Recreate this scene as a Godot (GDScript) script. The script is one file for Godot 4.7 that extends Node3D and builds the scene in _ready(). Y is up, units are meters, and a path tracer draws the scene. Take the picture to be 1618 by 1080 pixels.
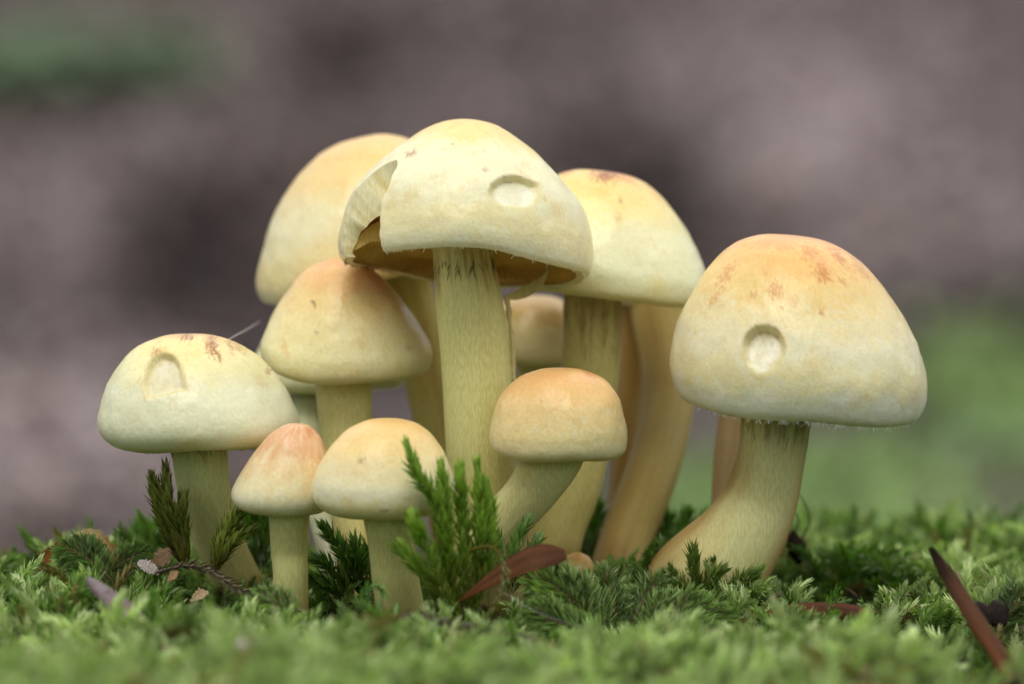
extends Node3D

# Sulphur-yellow woodland mushrooms on a mossy mound, macro view, real size (metres).
const D := 0.55            # metres from the lens to the plane of the cluster
const PX := 0.0000618      # metres in that plane per photograph pixel, for laying out sizes
const EYE := 0.0635        # height of the lens above the moss
const PITCH := 0.0698      # the camera looks four degrees down

var rng := RandomNumberGenerator.new()
var n_a := FastNoiseLite.new()
var n_b := FastNoiseLite.new()
var n_c := FastNoiseLite.new()
var n_far := FastNoiseLite.new()
var mats := {}


# ---------------------------------------------------------------- helpers
func at(px: float, py: float, z: float = 0.0) -> Vector3:
	# a point z millimetres in front of the cluster's plane
	var t := D - z * 0.001
	var f := Vector3(0, -sin(PITCH), -cos(PITCH))
	var u := Vector3(0, cos(PITCH), -sin(PITCH))
	var k := PX * t / D
	return Vector3(0, EYE, D) + f * t + Vector3((px - 809.0) * k, 0, 0) + u * ((540.0 - py) * k)


func unit(z: float) -> float:
	return PX * (D - z * 0.001) / D


func sr(r: float, g: float, b: float) -> Color:
	return Color(r / 255.0, g / 255.0, b / 255.0).srgb_to_linear()


func ss(a: float, b: float, x: float) -> float:
	return smoothstep(a, b, x)


func curve_at(p: Array, t: float):
	# Catmull-Rom through the points of p, t in 0..1
	var n := p.size() - 1
	var f := clampf(t, 0.0, 1.0) * n
	var i := mini(int(f), n - 1)
	var a = p[maxi(i - 1, 0)]
	var b = p[i]
	var c = p[i + 1]
	var d = p[mini(i + 2, n)]
	var k := f - i
	return 0.5 * ((2.0 * b) + (c - a) * k + (2.0 * a - 5.0 * b + 4.0 * c - d) * k * k + (3.0 * b - a - 3.0 * c + d) * k * k * k)


class Shape:
	var v := PackedVector3Array()
	var n := PackedVector3Array()
	var c := PackedColorArray()
	var i := PackedInt32Array()

	func vert(p: Vector3, nn: Vector3, col: Color) -> int:
		v.push_back(p)
		n.push_back(nn)
		c.push_back(col)
		return v.size() - 1

	func tri(a: int, b: int, d: int) -> void:
		i.push_back(a)
		i.push_back(b)
		i.push_back(d)

	func grid(pts: PackedVector3Array, cols: PackedColorArray, rows: int, wide: int, flip := false, smooth_pole := false) -> void:
		var o := v.size()
		var sgn := -1.0 if flip else 1.0
		for r in rows:
			var r0 := maxi(r - 1, 0) * wide
			var r1 := mini(r + 1, rows - 1) * wide
			for k in wide:
				var du := pts[r1 + k] - pts[r0 + k]
				var dv := pts[r * wide + mini(k + 1, wide - 1)] - pts[r * wide + maxi(k - 1, 0)]
				var nn := du.cross(dv)
				if nn.length_squared() < 1e-26:
					nn = Vector3.UP
				v.push_back(pts[r * wide + k])
				n.push_back(nn.normalized() * sgn)
				c.push_back(cols[r * wide + k])
		if smooth_pole:
			for k in wide:
				n[o + k] = (pts[0] - pts[(rows / 4) * wide + k] + pts[0] - pts[(rows / 4) * wide + (k + wide / 2) % wide]).normalized()
		for r in rows - 1:
			for k in wide - 1:
				var a := o + r * wide + k
				if flip:
					tri(a, a + wide + 1, a + 1)
					tri(a, a + wide, a + wide + 1)
				else:
					tri(a, a + 1, a + wide + 1)
					tri(a, a + wide + 1, a + wide)

	func tube(p: PackedVector3Array, rad: PackedFloat32Array, col: PackedColorArray, sides := 5) -> void:
		var o := v.size()
		var side := Vector3(0.3, 0.2, 1).normalized()
		var m := p.size()
		for k in m:
			var t := (p[mini(k + 1, m - 1)] - p[maxi(k - 1, 0)]).normalized()
			side = (side - t * side.dot(t)).normalized()
			var b := t.cross(side)
			for s in sides:
				var a := TAU * s / sides
				var d := side * cos(a) + b * sin(a)
				vert(p[k] + d * rad[k], d, col[k])
		for k in m - 1:
			for s in sides:
				var a := o + k * sides + s
				var b2 := o + k * sides + (s + 1) % sides
				tri(a, b2 + sides, b2)
				tri(a, a + sides, b2 + sides)

	func leaf(base: Vector3, dir: Vector3, up: Vector3, length: float, width: float, c0: Color, c1: Color) -> void:
		var side := dir.cross(up).normalized()
		var m := base + dir * length * 0.42 - up * width * 0.12
		var b := vert(base, up, c0)
		var l := vert(m - side * width * 0.5 + up * width * 0.22, (up + side * 0.5).normalized(), c0.lerp(c1, 0.45))
		var r := vert(m + side * width * 0.5 + up * width * 0.22, (up - side * 0.5).normalized(), c0.lerp(c1, 0.45))
		var t := vert(base + dir * length + up * length * 0.06, (up + dir * 0.2).normalized(), c1)
		var k := vert(m, up, c0.lerp(c1, 0.3))
		tri(b, l, k)
		tri(l, t, k)
		tri(k, t, r)
		tri(b, k, r)

	func mesh() -> ArrayMesh:
		var a := []
		a.resize(Mesh.ARRAY_MAX)
		a[Mesh.ARRAY_VERTEX] = v
		a[Mesh.ARRAY_NORMAL] = n
		a[Mesh.ARRAY_COLOR] = c
		a[Mesh.ARRAY_INDEX] = i
		var m := ArrayMesh.new()
		m.add_surface_from_arrays(Mesh.PRIMITIVE_TRIANGLES, a)
		return m


func obj(called: String, s: Shape, m: Material, parent: Node = self) -> MeshInstance3D:
	var o := MeshInstance3D.new()
	o.name = called
	o.mesh = s.mesh()
	o.material_override = m
	parent.add_child(o, true)
	return o


func thing(called: String, label: String, category: String, where: Vector3, group := "") -> Node3D:
	var o := Node3D.new()
	o.name = called
	add_child(o, true)
	o.position = where
	tag(o, label, category, group)
	return o


func tag(o: Node, label: String, category: String, group := "") -> Node:
	o.set_meta("label", label)
	o.set_meta("category", category)
	if group != "":
		o.set_meta("group", group)
	return o


func noise_tex(freq: float, octaves: int, seed_: int, ramp: Gradient = null, size := 512, normal := false) -> NoiseTexture2D:
	var f := FastNoiseLite.new()
	f.seed = seed_
	f.noise_type = FastNoiseLite.TYPE_SIMPLEX_SMOOTH
	f.frequency = freq
	f.fractal_octaves = octaves
	var t := NoiseTexture2D.new()
	t.noise = f
	t.width = size
	t.height = size
	t.seamless = true
	if ramp:
		t.color_ramp = ramp
	t.as_normal_map = normal
	return t


func ramp(a: Color, b: Color, lo := 0.2, hi := 0.8) -> Gradient:
	var g := Gradient.new()
	g.offsets = PackedFloat32Array([lo, hi])
	g.colors = PackedColorArray([a, b])
	return g


func material(called: String, rough: float, tri_scale := Vector3.ZERO, tex: Texture2D = null, bump: Texture2D = null, bump_cm := 0.0, backlight := Color.BLACK, spec := 0.5) -> StandardMaterial3D:
	var m := StandardMaterial3D.new()
	m.resource_name = called
	m.vertex_color_use_as_albedo = true
	m.roughness = rough
	m.metallic_specular = spec
	m.cull_mode = BaseMaterial3D.CULL_DISABLED
	if tri_scale != Vector3.ZERO:
		m.uv1_triplanar = true
		m.uv1_scale = tri_scale
	if tex:
		m.albedo_texture = tex
	if bump:
		m.heightmap_enabled = true
		m.heightmap_texture = bump
		m.heightmap_scale = bump_cm
	if backlight != Color.BLACK:
		m.backlight_enabled = true
		m.backlight = backlight
	mats[called] = m
	return m


# ---------------------------------------------------------------- terrain
func ground_y(x: float, z: float) -> float:
	var zc := -0.016 - 0.012 * ss(0.0, 0.03, x)
	var y := -0.0034 - 0.056 * ss(0.0, lerpf(0.15, 0.24, ss(0.0, 0.03, x)), zc - z)
	y += 0.0020 * ss(0.034, 0.098, z) * clampf(0.75 + n_a.get_noise_2d(x * 1400.0 + 40.0, z * 900.0) * 1.3 - 20.0 * x - 10.0 * maxf(0.0, x - 0.022), -0.3, 1.9)
	y -= 0.0016 * exp(-pow((z - 0.030) / 0.018, 2.0)) * ss(-0.05, -0.01, x)
	y += 0.12 * maxf(0.0, -z - 0.75)
	var near := ss(0.25, 0.1, -z)
	y += (n_a.get_noise_2d(x * 2600.0, z * 2600.0) * (0.0030 + 0.0022 * ss(0.03, 0.06, z)) + n_a.get_noise_2d(x * 7000.0 + 9.0, z * 7000.0) * 0.0014) * near
	y += n_a.get_noise_2d(x * 330.0 + 70.0, z * 330.0) * 0.010 * ss(0.2, 0.6, -z)
	y += n_b.get_noise_2d(x * 3.0, z * 3.0) * 0.03 * ss(0.4, 3.0, -z)
	# the little rise at the foot of the left mushroom and the right one
	y += 0.0020 * exp(-(pow(x + 0.036, 2) + pow(z + 0.004, 2)) / 0.0003)
	y += 0.0018 * exp(-(pow(x - 0.022, 2) + pow(z + 0.004, 2)) / 0.0002)
	y += 0.0036 * exp(-(pow(x - 0.019, 2) + pow(z - 0.004, 2)) / 0.00007)
	return y


# pale leaf drifts (+) and dark wet humus (-) on the slope behind: x, z, radius, strength
const DRIFTS := [
	[-0.145, -1.125, 0.026, 0.55], [-0.110, -0.757, 0.028, 1.2], [-0.093, -0.80, 0.02, 0.6], [-0.096, -1.303, 0.024, 0.35],
	[-0.019, -1.359, 0.034, 0.25], [0.122, -1.289, 0.05, 0.75], [0.074, -1.376, 0.032, 0.5], [0.084, -1.137, 0.025, 0.4],
	[0.142, -1.048, 0.016, 0.35], [-0.128, -1.184, 0.016, 0.25],
	[-0.090, -1.028, 0.026, -0.8], [0.040, -1.137, 0.03, -0.75], [0.022, -1.038, 0.016, -0.6], [-0.059, -1.406, 0.022, -0.5],
	[0.130, -0.949, 0.018, -0.6], [-0.174, -1.390, 0.022, -0.4], [-0.116, -1.21, 0.012, -0.3], [0.074, -1.08, 0.014, -0.35],
	[-0.066, -0.88, 0.02, -0.3], [-0.037, -1.505, 0.02, -0.3], [0.009, -1.505, 0.02, -0.3]]
const GREENS := [
	[-0.152, -1.438, 0.022, 1.0], [-0.174, -1.521, 0.02, 0.7], [-0.120, -1.558, 0.014, 0.4], [-0.02, -1.56, 0.012, 0.25],
	[0.118, -0.80, 0.011, 0.7], [0.095, -0.47, 0.011, 1.0], [0.128, -0.62, 0.010, 0.8], [0.076, -0.66, 0.011, 0.8], [0.043, -0.60, 0.012, 0.9], [0.050, -0.38, 0.03, 0.9]]


func drift(x: float, z: float) -> float:
	var s := 0.0
	for d in DRIFTS:
		var q: float = (pow(x - d[0], 2) + pow((z - d[1]) * 0.2, 2)) / (d[2] * d[2])
		if q < 6.0:
			s += d[3] * exp(-q)
	return s + n_far.get_noise_2d(x * 30.0, z * 8.0) * 0.18


func leaf_tone(d: float) -> Color:
	return sr(130, 118, 123).lerp(sr(216, 204, 212), clampf(0.14 + d * 0.95, 0.0, 1.0)).lerp(sr(58, 52, 58), clampf(-d * 1.5, 0.0, 0.9))


func green(x: float, z: float) -> float:
	var s := 0.0
	for d in GREENS:
		var q: float = (pow(x - d[0], 2) + pow((z - d[1]) * 0.2, 2)) / (d[2] * d[2])
		if q < 6.0:
			s += d[3] * exp(-q)
	return s


func mossy(x: float, z: float) -> float:
	# how far the moss carpet reaches: the whole mound, and a tongue of it running back on the right
	var zc := -0.03 - 0.12 * ss(0.0, 0.03, x)
	return ss(0.04, -0.01, zc - z)


func make_ground() -> void:
	var s := Shape.new()
	var wide := 220
	var deep := 260
	var pts := PackedVector3Array()
	var cols := PackedColorArray()
	for r in deep:
		var u := float(r) / (deep - 1) * 2.0 - 1.0
		var z := -0.10 + signf(u) * (0.32 * absf(u) + 1.6 * pow(absf(u), 4.0) + 34.0 * pow(absf(u), 12.0))
		for k in wide:
			var w := float(k) / (wide - 1) * 2.0 - 1.0
			var x := signf(w) * (0.26 * absf(w) + 1.6 * pow(absf(w), 4.0) + 30.0 * pow(absf(w), 12.0))
			pts.push_back(Vector3(x, ground_y(x, -z) , -z))
			var soil := leaf_tone(drift(x, -z)) * 0.85
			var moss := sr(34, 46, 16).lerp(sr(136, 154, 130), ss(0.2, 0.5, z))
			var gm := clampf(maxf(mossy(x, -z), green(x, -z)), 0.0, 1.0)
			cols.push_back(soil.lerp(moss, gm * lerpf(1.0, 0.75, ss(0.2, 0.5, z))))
	# rows run towards the back, so turn the winding
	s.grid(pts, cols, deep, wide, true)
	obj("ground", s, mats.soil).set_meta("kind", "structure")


# ---------------------------------------------------------------- mushrooms
func make_stem(parent: Node3D, path: Array, radii: Array, look: Dictionary) -> Dictionary:
	var org := parent.position
	path = path + [path[-1] + (path[-1] - path[-2]).normalized() * 0.0045]
	radii = radii + [radii[-1]]
	var rows: int = look.get("rows", 70)
	var wide: int = look.get("wide", 72)
	var pts := PackedVector3Array()
	var cols := PackedColorArray()
	var main: Color = look.get("color", sr(224, 226, 168))
	var low: Color = look.get("low", sr(190, 165, 85))
	var ring: float = look.get("ring", 0.0)
	var stain: float = look.get("stain", 0.0)
	var sd: float = look.get("seed", 0.0)
	var surf := []
	for r in rows:
		var t := float(r) / (rows - 1)
		var c: Vector3 = curve_at(path, t)
		var tang: Vector3 = (curve_at(path, minf(t + 0.02, 1.0)) - curve_at(path, maxf(t - 0.02, 0.0))).normalized()   # downwards
		var rad: float = curve_at(radii, t)
		var right := Vector3(1, 0, 0)
		right = (right - tang * right.dot(tang)).normalized()
		var fwd := right.cross(-tang).normalized()
		for k in wide:
			var a := PI + TAU * k / (wide - 1)
			var d := right * sin(a) + fwd * cos(a)
			var w := a if k < wide - 1 else PI
			var nx := cos(w) * 2.0
			var ny := sin(w) * 2.0
			var lump := n_a.get_noise_3d(nx * 12.0 + sd, t * 30.0, ny * 12.0) * 0.05 + n_b.get_noise_3d(nx * 45.0, t * 22.0 + sd, ny * 45.0) * 0.022
			pts.push_back(c + d * rad * (1.0 + lump) - org)
			var streak := n_c.get_noise_3d(nx * 60.0 + sd, t * 26.0, ny * 60.0)
			var blot := n_a.get_noise_3d(nx * 22.0 + sd, t * 40.0, ny * 22.0 + 7.0)
			var col := main.lerp(low, clampf(ss(0.55, 1.0, t) * look.get("lowk", 0.55) + blot * 0.4 + streak * 0.10, 0.0, 1.0))
			col = col.lerp(main * 1.08, clampf(streak * 0.5, 0.0, 0.4))
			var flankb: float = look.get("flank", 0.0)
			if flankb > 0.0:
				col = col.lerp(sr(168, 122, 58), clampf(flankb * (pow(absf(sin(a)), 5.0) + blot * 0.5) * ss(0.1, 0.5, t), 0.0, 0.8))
			col = col.lerp(sr(112, 86, 44), clampf(ss(0.74, 0.95, t) * (0.45 + blot * 1.2 + streak * 0.5), 0.0, 0.75))
			if stain > 0.0:
				col = col.lerp(sr(120, 70, 25), clampf(stain * (0.45 + blot * 0.9 + streak * 0.5) * ss(0.0, 0.12, t), 0.0, 0.85))
			if ring > 0.0:
				var q := exp(-pow((t - ring) / 0.07, 2))
				col = col.lerp(sr(112, 78, 34), clampf(q * (streak * 2.6 + 0.25), 0.0, 0.8) * look.get("ringk", 0.6))
			cols.push_back(col)
	var s := Shape.new()
	s.grid(pts, cols, rows, wide)
	obj("stem", s, mats.stem, parent)
	return {"pts": pts, "rows": rows, "wide": wide}


func stem_fibres(parent: Node3D, st: Dictionary, t0: float, t1: float, count: int, col: Color, thick: float) -> void:
	# dark torn threads of the veil that cling round the upper stem
	var s := Shape.new()
	for q in count:
		var k := int(st.wide * rng.randf_range(0.24, 0.76))
		var r := int(lerpf(t0, t1, rng.randf()) * (st.rows - 1))
		var ln := rng.randi_range(2, 5)
		var p := PackedVector3Array()
		var rad := PackedFloat32Array()
		var cc := PackedColorArray()
		var dk := rng.randf_range(-0.5, 0.5)
		var kk := float(k)
		for m in ln + 1:
			var ri := clampi(r + m, 0, st.rows - 1)
			var ki := clampi(int(kk), 1, st.wide - 2)
			var b: Vector3 = st.pts[ri * st.wide + ki].lerp(st.pts[ri * st.wide + ki + 1], kk - floorf(kk))
			p.push_back(b + Vector3(0, 0, 0.00004 + 0.00005 * sin(m * 1.3)))
			rad.push_back(thick * (1.0 - 0.7 * absf(m * 2.0 / ln - 1.0)))
			cc.push_back(col)
			kk += dk + rng.randf_range(-0.5, 0.5)
		s.tube(p, rad, cc, 4)
	obj("veil_fibres", s, mats.fibre, parent).set_meta("kind", "stuff")


func make_cap(parent: Node3D, sp: Dictionary) -> Dictionary:
	var org := parent.position
	var z: float = sp.z
	var un := unit(z)
	var centre := at(sp.c[0], sp.c[1], z) - org
	var basis := Basis(Vector3(0, 0, 1), deg_to_rad(sp.get("roll", 0.0))) * Basis(Vector3(1, 0, 0), deg_to_rad(sp.get("tilt", 0.0)))
	var high: float = sp.h
	var prof := []
	for p in sp.prof:
		prof.append(Vector2(p[0], p[1]))
	var last: Vector2 = prof[-1]
	var total: float = last.y
	var notch: bool = sp.has("notch")
	var outer: int = sp.get("rows", 96)
	var wide: int = sp.get("wide", 190)
	var R := PackedFloat32Array()
	var Y := PackedFloat32Array()
	var F := PackedFloat32Array()
	var inner_from := outer
	for r in outer:
		var t := float(r) / (outer - 1)
		var p: Vector2 = curve_at(prof, t)
		R.push_back(maxf(p.x, 0.0))
		Y.push_back(p.y)
		F.push_back(p.y / total)
	var sr_: float = sp.get("stem_r", 40.0)
	if notch:
		for q in outer:
			var r := outer - 1 - q
			var f := F[r]
			R.push_back(maxf(R[r] - lerpf(0.0, 27.0, ss(0.05, 0.5, f)) * (1.0 - 0.5 * ss(0.85, 1.0, f)) - (0.0 if r < outer - 1 else 0.0), 0.0))
			Y.push_back(Y[r] + lerpf(58.0, 0.0, ss(0.35, 1.0, f)) - 2.0)
			F.push_back(f)
	else:
		for q in 14:
			var t := (q + 1) / 14.0
			R.push_back(lerpf(last.x, sr_ * 0.7, t))
			Y.push_back(last.y - 5.0 * ss(0.0, 0.25, t) - sp.get("hollow", 22.0) * ss(0.1, 0.8, t))
			F.push_back(1.0)
	var rows := R.size()
	var rmax: float = 0.0
	for r in outer:
		rmax = maxf(rmax, R[r])
	var pts := PackedVector3Array()
	var cols := PackedColorArray()
	var waves: Array = sp.get("waves", [])
	var holes: Array = sp.get("holes", [])
	var scars: Array = sp.get("scars", [])
	var stops: Array = sp.stops
	var lean: float = sp.get("lean", 0.0)
	var sd: float = sp.get("seed", 0.0)
	var rough: float = sp.get("rough", 1.0)
	var gill_col: Color = sp.get("under", sr(186, 162, 98))
	var rust: float = sp.get("rust", 0.5)
	var silk: float = sp.get("silk", 0.0)
	var white: float = sp.get("white", 0.6)
	for r in rows:
		var isin := r >= inner_from
		var f := F[r]
		var v0 := PI
		var v1 := 3.0 * PI
		if notch:
			var g := clampf((R[r] - sp.notch.r0) / (rmax - sp.notch.r0), 0.0, 1.0)
			g = maxf(g, ss(0.62, 0.86, f))
			var jig := n_c.get_noise_2d(f * 70.0, 3.0) * 3.0
			v0 = deg_to_rad(lerpf(sp.notch.tip, sp.notch.right, pow(g, 0.35)) + jig * 0.7 * ss(0.0, 0.15, g))
			v1 = deg_to_rad(lerpf(sp.notch.tip, sp.notch.left, pow(g, 0.42)) + jig * 0.25 * ss(0.0, 0.15, g)) + TAU
		for k in wide:
			var t := float(k) / (wide - 1)
			var v := lerpf(v0, v1, t)
			if not notch:
				v = PI + TAU * t + 0.45 * sin(TAU * t)
			var cv := cos(v)
			var sv := sin(v)
			var rad := R[r]
			var y := Y[r]
			var edge := ss(0.35, 1.0, f)
			for w in waves:
				var q := sin(w[0] * v + w[2])
				y -= w[1] * q * edge
				rad *= 1.0 + w[3] * q
			var p := Vector3(rad * sv, high - y, rad * cv)
			p.x += lean * pow(clampf(1.0 - f, 0.0, 1.0), 1.3)
			if not isin:
				var nn := Vector3(sv * 0.8, 0.5, cv * 0.8)
				var lump := n_a.get_noise_3d(p.x * 0.55 + sd, p.y * 0.55, p.z * 0.55) * 3.0 * rough
				lump += n_b.get_noise_3d(p.x * 1.8 + sd, p.y * 1.8, p.z * 1.8) * 0.35 * rough
				p += nn * lump * ss(0.0, 0.06, f)
			elif notch:
				p.y += n_b.get_noise_3d(p.x * 4.0, p.y * 1.0, p.z * 4.0) * 2.0
			var wp := basis * p
			var col: Color
			if isin:
				col = gill_col
				if not notch:
					col = sp.get("margin", gill_col).lerp(gill_col, ss(0.0, 0.2, float(r - inner_from) / 14.0))
				elif r == inner_from:
					col = sr(225, 222, 190)
			else:
				# skin colour: rust-orange crown, cream flank, whitish silky margin
				var n1 := n_a.get_noise_3d(p.x * 0.9 + sd, p.y * 0.9, p.z * 0.9 + 40.0)
				var n2 := n_b.get_noise_3d(p.x * 1.5 + sd, p.y * 1.1, p.z * 1.5 + 90.0)
				var n3 := n_c.get_noise_2d(v * 58.0 + sd, y * 0.35)
				var g := clampf(f + n1 * 0.10 + n2 * 0.05 + n3 * 0.03 * (1.0 + silk * 3.0), 0.0, 1.0)
				var i := 0
				while i < stops.size() - 2 and g > stops[i + 1][0]:
					i += 1
				col = stops[i][1].lerp(stops[i + 1][1], ss(stops[i][0], stops[i + 1][0], g))
				col = col.lerp(sr(226, 178, 96), clampf((n1 * 1.4 + n2 * 0.9 - 0.28) * rust, 0.0, 0.45) * (1.0 - edge * 0.5))
				col = col.lerp(sr(244, 242, 226), clampf((n2 * 1.6 - n1 * 0.8 - 0.1) * 0.6 * white, 0.0, 0.5) * ss(0.15, 0.5, f))
				if silk > 0.0:
					col = col.lerp(sr(250, 236, 214), clampf(n3 * 1.1 * silk, 0.0, 0.5))
					col = col.lerp(sr(220, 156, 112), clampf(-n3 * 0.9 * silk * (1.0 - f), 0.0, 0.4))
				col = col.lerp(sr(245, 232, 188), 0.16)
				col = col.lerp(sr(150, 112, 70), 0.22 * ss(0.52, 0.66, n_c.get_noise_3d(p.x * 4.0 + sd, p.y * 4.0, p.z * 4.0)))
				var grey := col.get_luminance()
				col = col.lerp(Color(grey, grey, grey), 0.05)
				col = Color(col.r * 0.995, col.g * 0.995, col.b * 0.95)
				for sc in scars:
					var dx: float = wp.x - sc[0]
					var dy: float = wp.y - sc[1]
					if wp.z > -20.0 and absf(dx) < 90.0 and absf(dy) < 60.0:
						var ca: float = cos(sc[4])
						var sa: float = sin(sc[4])
						var ex: float = (dx * ca + dy * sa) / sc[2]
						var ey: float = (dy * ca - dx * sa) / sc[3]
						var e: float = sqrt(ex * ex + ey * ey) + n_b.get_noise_2d(wp.x * 3.2 + 20.0, wp.y * 2.2) * 1.0 + n_c.get_noise_2d(wp.x * 9.0 + 50.0, wp.y * 5.0) * 0.45
						col = col.lerp(sc[6] if sc.size() > 6 else sr(160, 78, 36), sc[5] * (1.0 - ss(0.15, 1.35, e)))
			for ho in holes:
				var dx: float = wp.x - ho.x
				var dy: float = wp.y - ho.y
				if wp.z > 0.0 and absf(dx) < ho.a * 1.6 and absf(dy) < ho.a * 1.6 and not isin:
					var ca := cos(ho.rot)
					var sa := sin(ho.rot)
					var ex: float = (dx * ca + dy * sa) / ho.a
					var ey: float = (dy * ca - dx * sa) / ho.b
					var e := sqrt(ex * ex + ey * ey) * (1.0 + n_c.get_noise_2d(atan2(ey, ex) * 12.0 + ho.x, 1.0) * 0.1 + n_b.get_noise_2d(wp.x * 8.0, wp.y * 8.0) * 0.03)
					if ho.has("flat") and ey < 0.0:
						e = maxf(absf(ex), -ey / ho.flat)
					var scoop := lerpf(0.35, 1.15, ss(-0.9, 0.7, ey + ex * 0.3 * ho.get("lean", -1.0)))
					var dep: float = (1.0 - ss(lerpf(0.4, 0.74, scoop), 1.0, e)) * ho.depth * scoop
					dep += (1.0 - ss(0.0, 0.95, e)) * ho.depth * 0.15
					var tooth := n_c.get_noise_2d(ex * 16.0, ey * 7.0 + ho.x)
					dep *= 1.0 + tooth * 0.10
					var inward := Vector3(-wp.x * 0.55, -high * 0.12 - wp.y * 0.2, -absf(wp.z)).normalized()
					wp += inward * dep
					var flesh: Color = sr(228, 222, 190).lerp(sr(244, 240, 222), clampf(0.5 + tooth * 1.3, 0.0, 1.0))
					flesh = flesh.lerp(sr(222, 212, 142), clampf(ss(0.66, 0.86, e) * 0.6, 0.0, 1.0))
					if ho.has("speck"):
						flesh = flesh.lerp(sr(190, 150, 70), ho.speck * ss(0.1, 0.5, n_b.get_noise_2d(ex * 40.0, ey * 40.0 + 9.0)))
					col = col.lerp(flesh, 1.0 - ss(0.9, 1.03, e))
					col = col.lerp(sr(214, 178, 104), clampf(0.1 + tooth * 1.6, 0.0, 0.4) * exp(-pow((e - 1.0) / 0.07, 2)))
			pts.push_back(centre + wp * un)
			cols.push_back(col)
	var s := Shape.new()
	s.grid(pts, cols, rows, wide, false, true)
	var cap := obj("cap", s, mats.cap, parent)
	if notch:
		# the two torn walls of the bite: fibrous pale flesh
		for side in [0, 1]:
			var w := Shape.new()
			var wp := PackedVector3Array()
			var wc := PackedColorArray()
			var k: int = 0 if side == 0 else wide - 1
			for r in outer:
				var a := pts[r * wide + k]
				var b := pts[(rows - 1 - r) * wide + k]
				for m in 8:
					var t := m / 7.0
					var q := a.lerp(b, t)
					var nz := n_c.get_noise_2d(F[r] * 110.0, t * 14.0 + side * 30.0)
					q += Vector3(0.6 if side == 0 else -0.5, 0.0, -0.3) * un * 3.5 * nz * sin(t * PI) * ss(0.3, 0.5, F[r])
					wp.push_back(q)
					wc.push_back(sr(248, 240, 204).lerp(sr(228, 208, 140), clampf(0.25 + n_c.get_noise_2d(F[r] * 420.0, t * 5.0 + side * 30.0) * 1.1 + (t - 0.5) * 0.6, 0.0, 1.0)))
			w.grid(wp, wc, outer, 8, side == 0)
			obj("torn_edge", w, mats.stem, cap)
	var rim := PackedVector3Array()
	for k in wide:
		rim.push_back(pts[int((outer - 1) * sp.get("rim_at", 1.0)) * wide + k])
	return {"rim": rim, "wide": wide, "unit": un, "cap": cap, "centre": centre, "basis": basis, "pts": pts, "outer": outer}


func rim_fringe(parent: Node3D, cp: Dictionary, called: String, from: float, to: float, count: int, length: float, thick: float, col: Color, inward := 0.5, droop := 1.0) -> void:
	# torn silky threads of veil hanging from the margin of the cap
	var s := Shape.new()
	for q in count:
		var k := clampi(int(lerpf(from, to, rng.randf()) * cp.wide), 0, cp.wide - 1)
		var tuft_ := ss(-0.15, 0.35, n_c.get_noise_2d(k * 5.0, count))
		if rng.randf() > tuft_ + 0.12:
			continue
		var p0: Vector3 = cp.rim[k]
		var out: Vector3 = (p0 - cp.centre)
		out.y = 0.0
		out = out.normalized()
		p0 += Vector3(0, rng.randf_range(-0.05, 0.12) * length, 0) * cp.unit
		var l: float = length * cp.unit * (0.25 + 1.1 * rng.randf() * rng.randf() + 0.35 * tuft_)
		var sideways := Vector3(-out.z, 0, out.x) * rng.randf_range(-0.9, 0.9)
		var p1: Vector3 = p0 + (Vector3.DOWN * droop * 0.6 + sideways * 0.5 - out * inward * 0.2) * l
		var p2: Vector3 = p0 + (Vector3.DOWN * droop + sideways - out * inward) * l
		var th: float = thick * rng.randf_range(0.5, 1.2) * cp.unit
		s.tube(PackedVector3Array([p0, p1, p2]), PackedFloat32Array([th, th * 0.8, th * 0.25]), PackedColorArray([col, col, col]), 4)
	obj(called, s, mats.fibre, parent).set_meta("kind", "stuff")


func gills(parent: Node3D, sp: Dictionary, count: int, r_in: float, r_out: float, y_in: float, y_mid: float, y_out: float, col: Color, skip := Vector2(9, 9)) -> void:
	# thin radial blades under the cap; y is down from the crown
	var org: Vector3 = parent.get_parent().position if parent is MeshInstance3D else parent.position
	var un := unit(sp.z)
	var centre := at(sp.c[0], sp.c[1], sp.z) - org
	var basis := Basis(Vector3(0, 0, 1), deg_to_rad(sp.get("roll", 0.0))) * Basis(Vector3(1, 0, 0), deg_to_rad(sp.get("tilt", 0.0)))
	var s := Shape.new()
	for q in count:
		var v := TAU * q / count - PI
		if v > skip.x and v < skip.y:
			continue
		var short := q % 2 == 1
		var pts := PackedVector3Array()
		var cols := PackedColorArray()
		for m in 9:
			var t := m / 8.0
			var rr := lerpf(r_in if not short else lerpf(r_in, r_out, 0.35), r_out, t)
			var ft := (rr - r_in) / (r_out - r_in)
			var low := lerpf(lerpf(y_in, y_mid, ss(0.0, 0.6, ft)), y_out, ss(0.7, 1.0, ft))
			var up := low - lerpf(62.0, 16.0, ft)
			var wob := n_c.get_noise_2d(q * 40.0, t * 20.0) * 0.014
			for e in 2:
				var y := up if e == 0 else low
				var p := Vector3(rr * sin(v + wob * e), sp.h - y, rr * cos(v + wob * e))
				pts.push_back(centre + basis * p * un)
				cols.push_back(col if e == 0 else col * 1.15)
		s.grid(pts, cols, 9, 2)
	obj("gills", s, mats.stem, parent)


func mushroom(label: String, foot: Vector3) -> Node3D:
	return thing("mushroom", label, "mushroom", foot, "pale yellow mushrooms growing in one tuft")


func path_of(a: Array) -> Array:
	var o := []
	for p in a:
		o.append(at(p[0], p[1], p[2]))
	return o


func radii_of(a: Array, z: float) -> Array:
	var o := []
	for r in a:
		o.append(r * unit(z))
	return o


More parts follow.
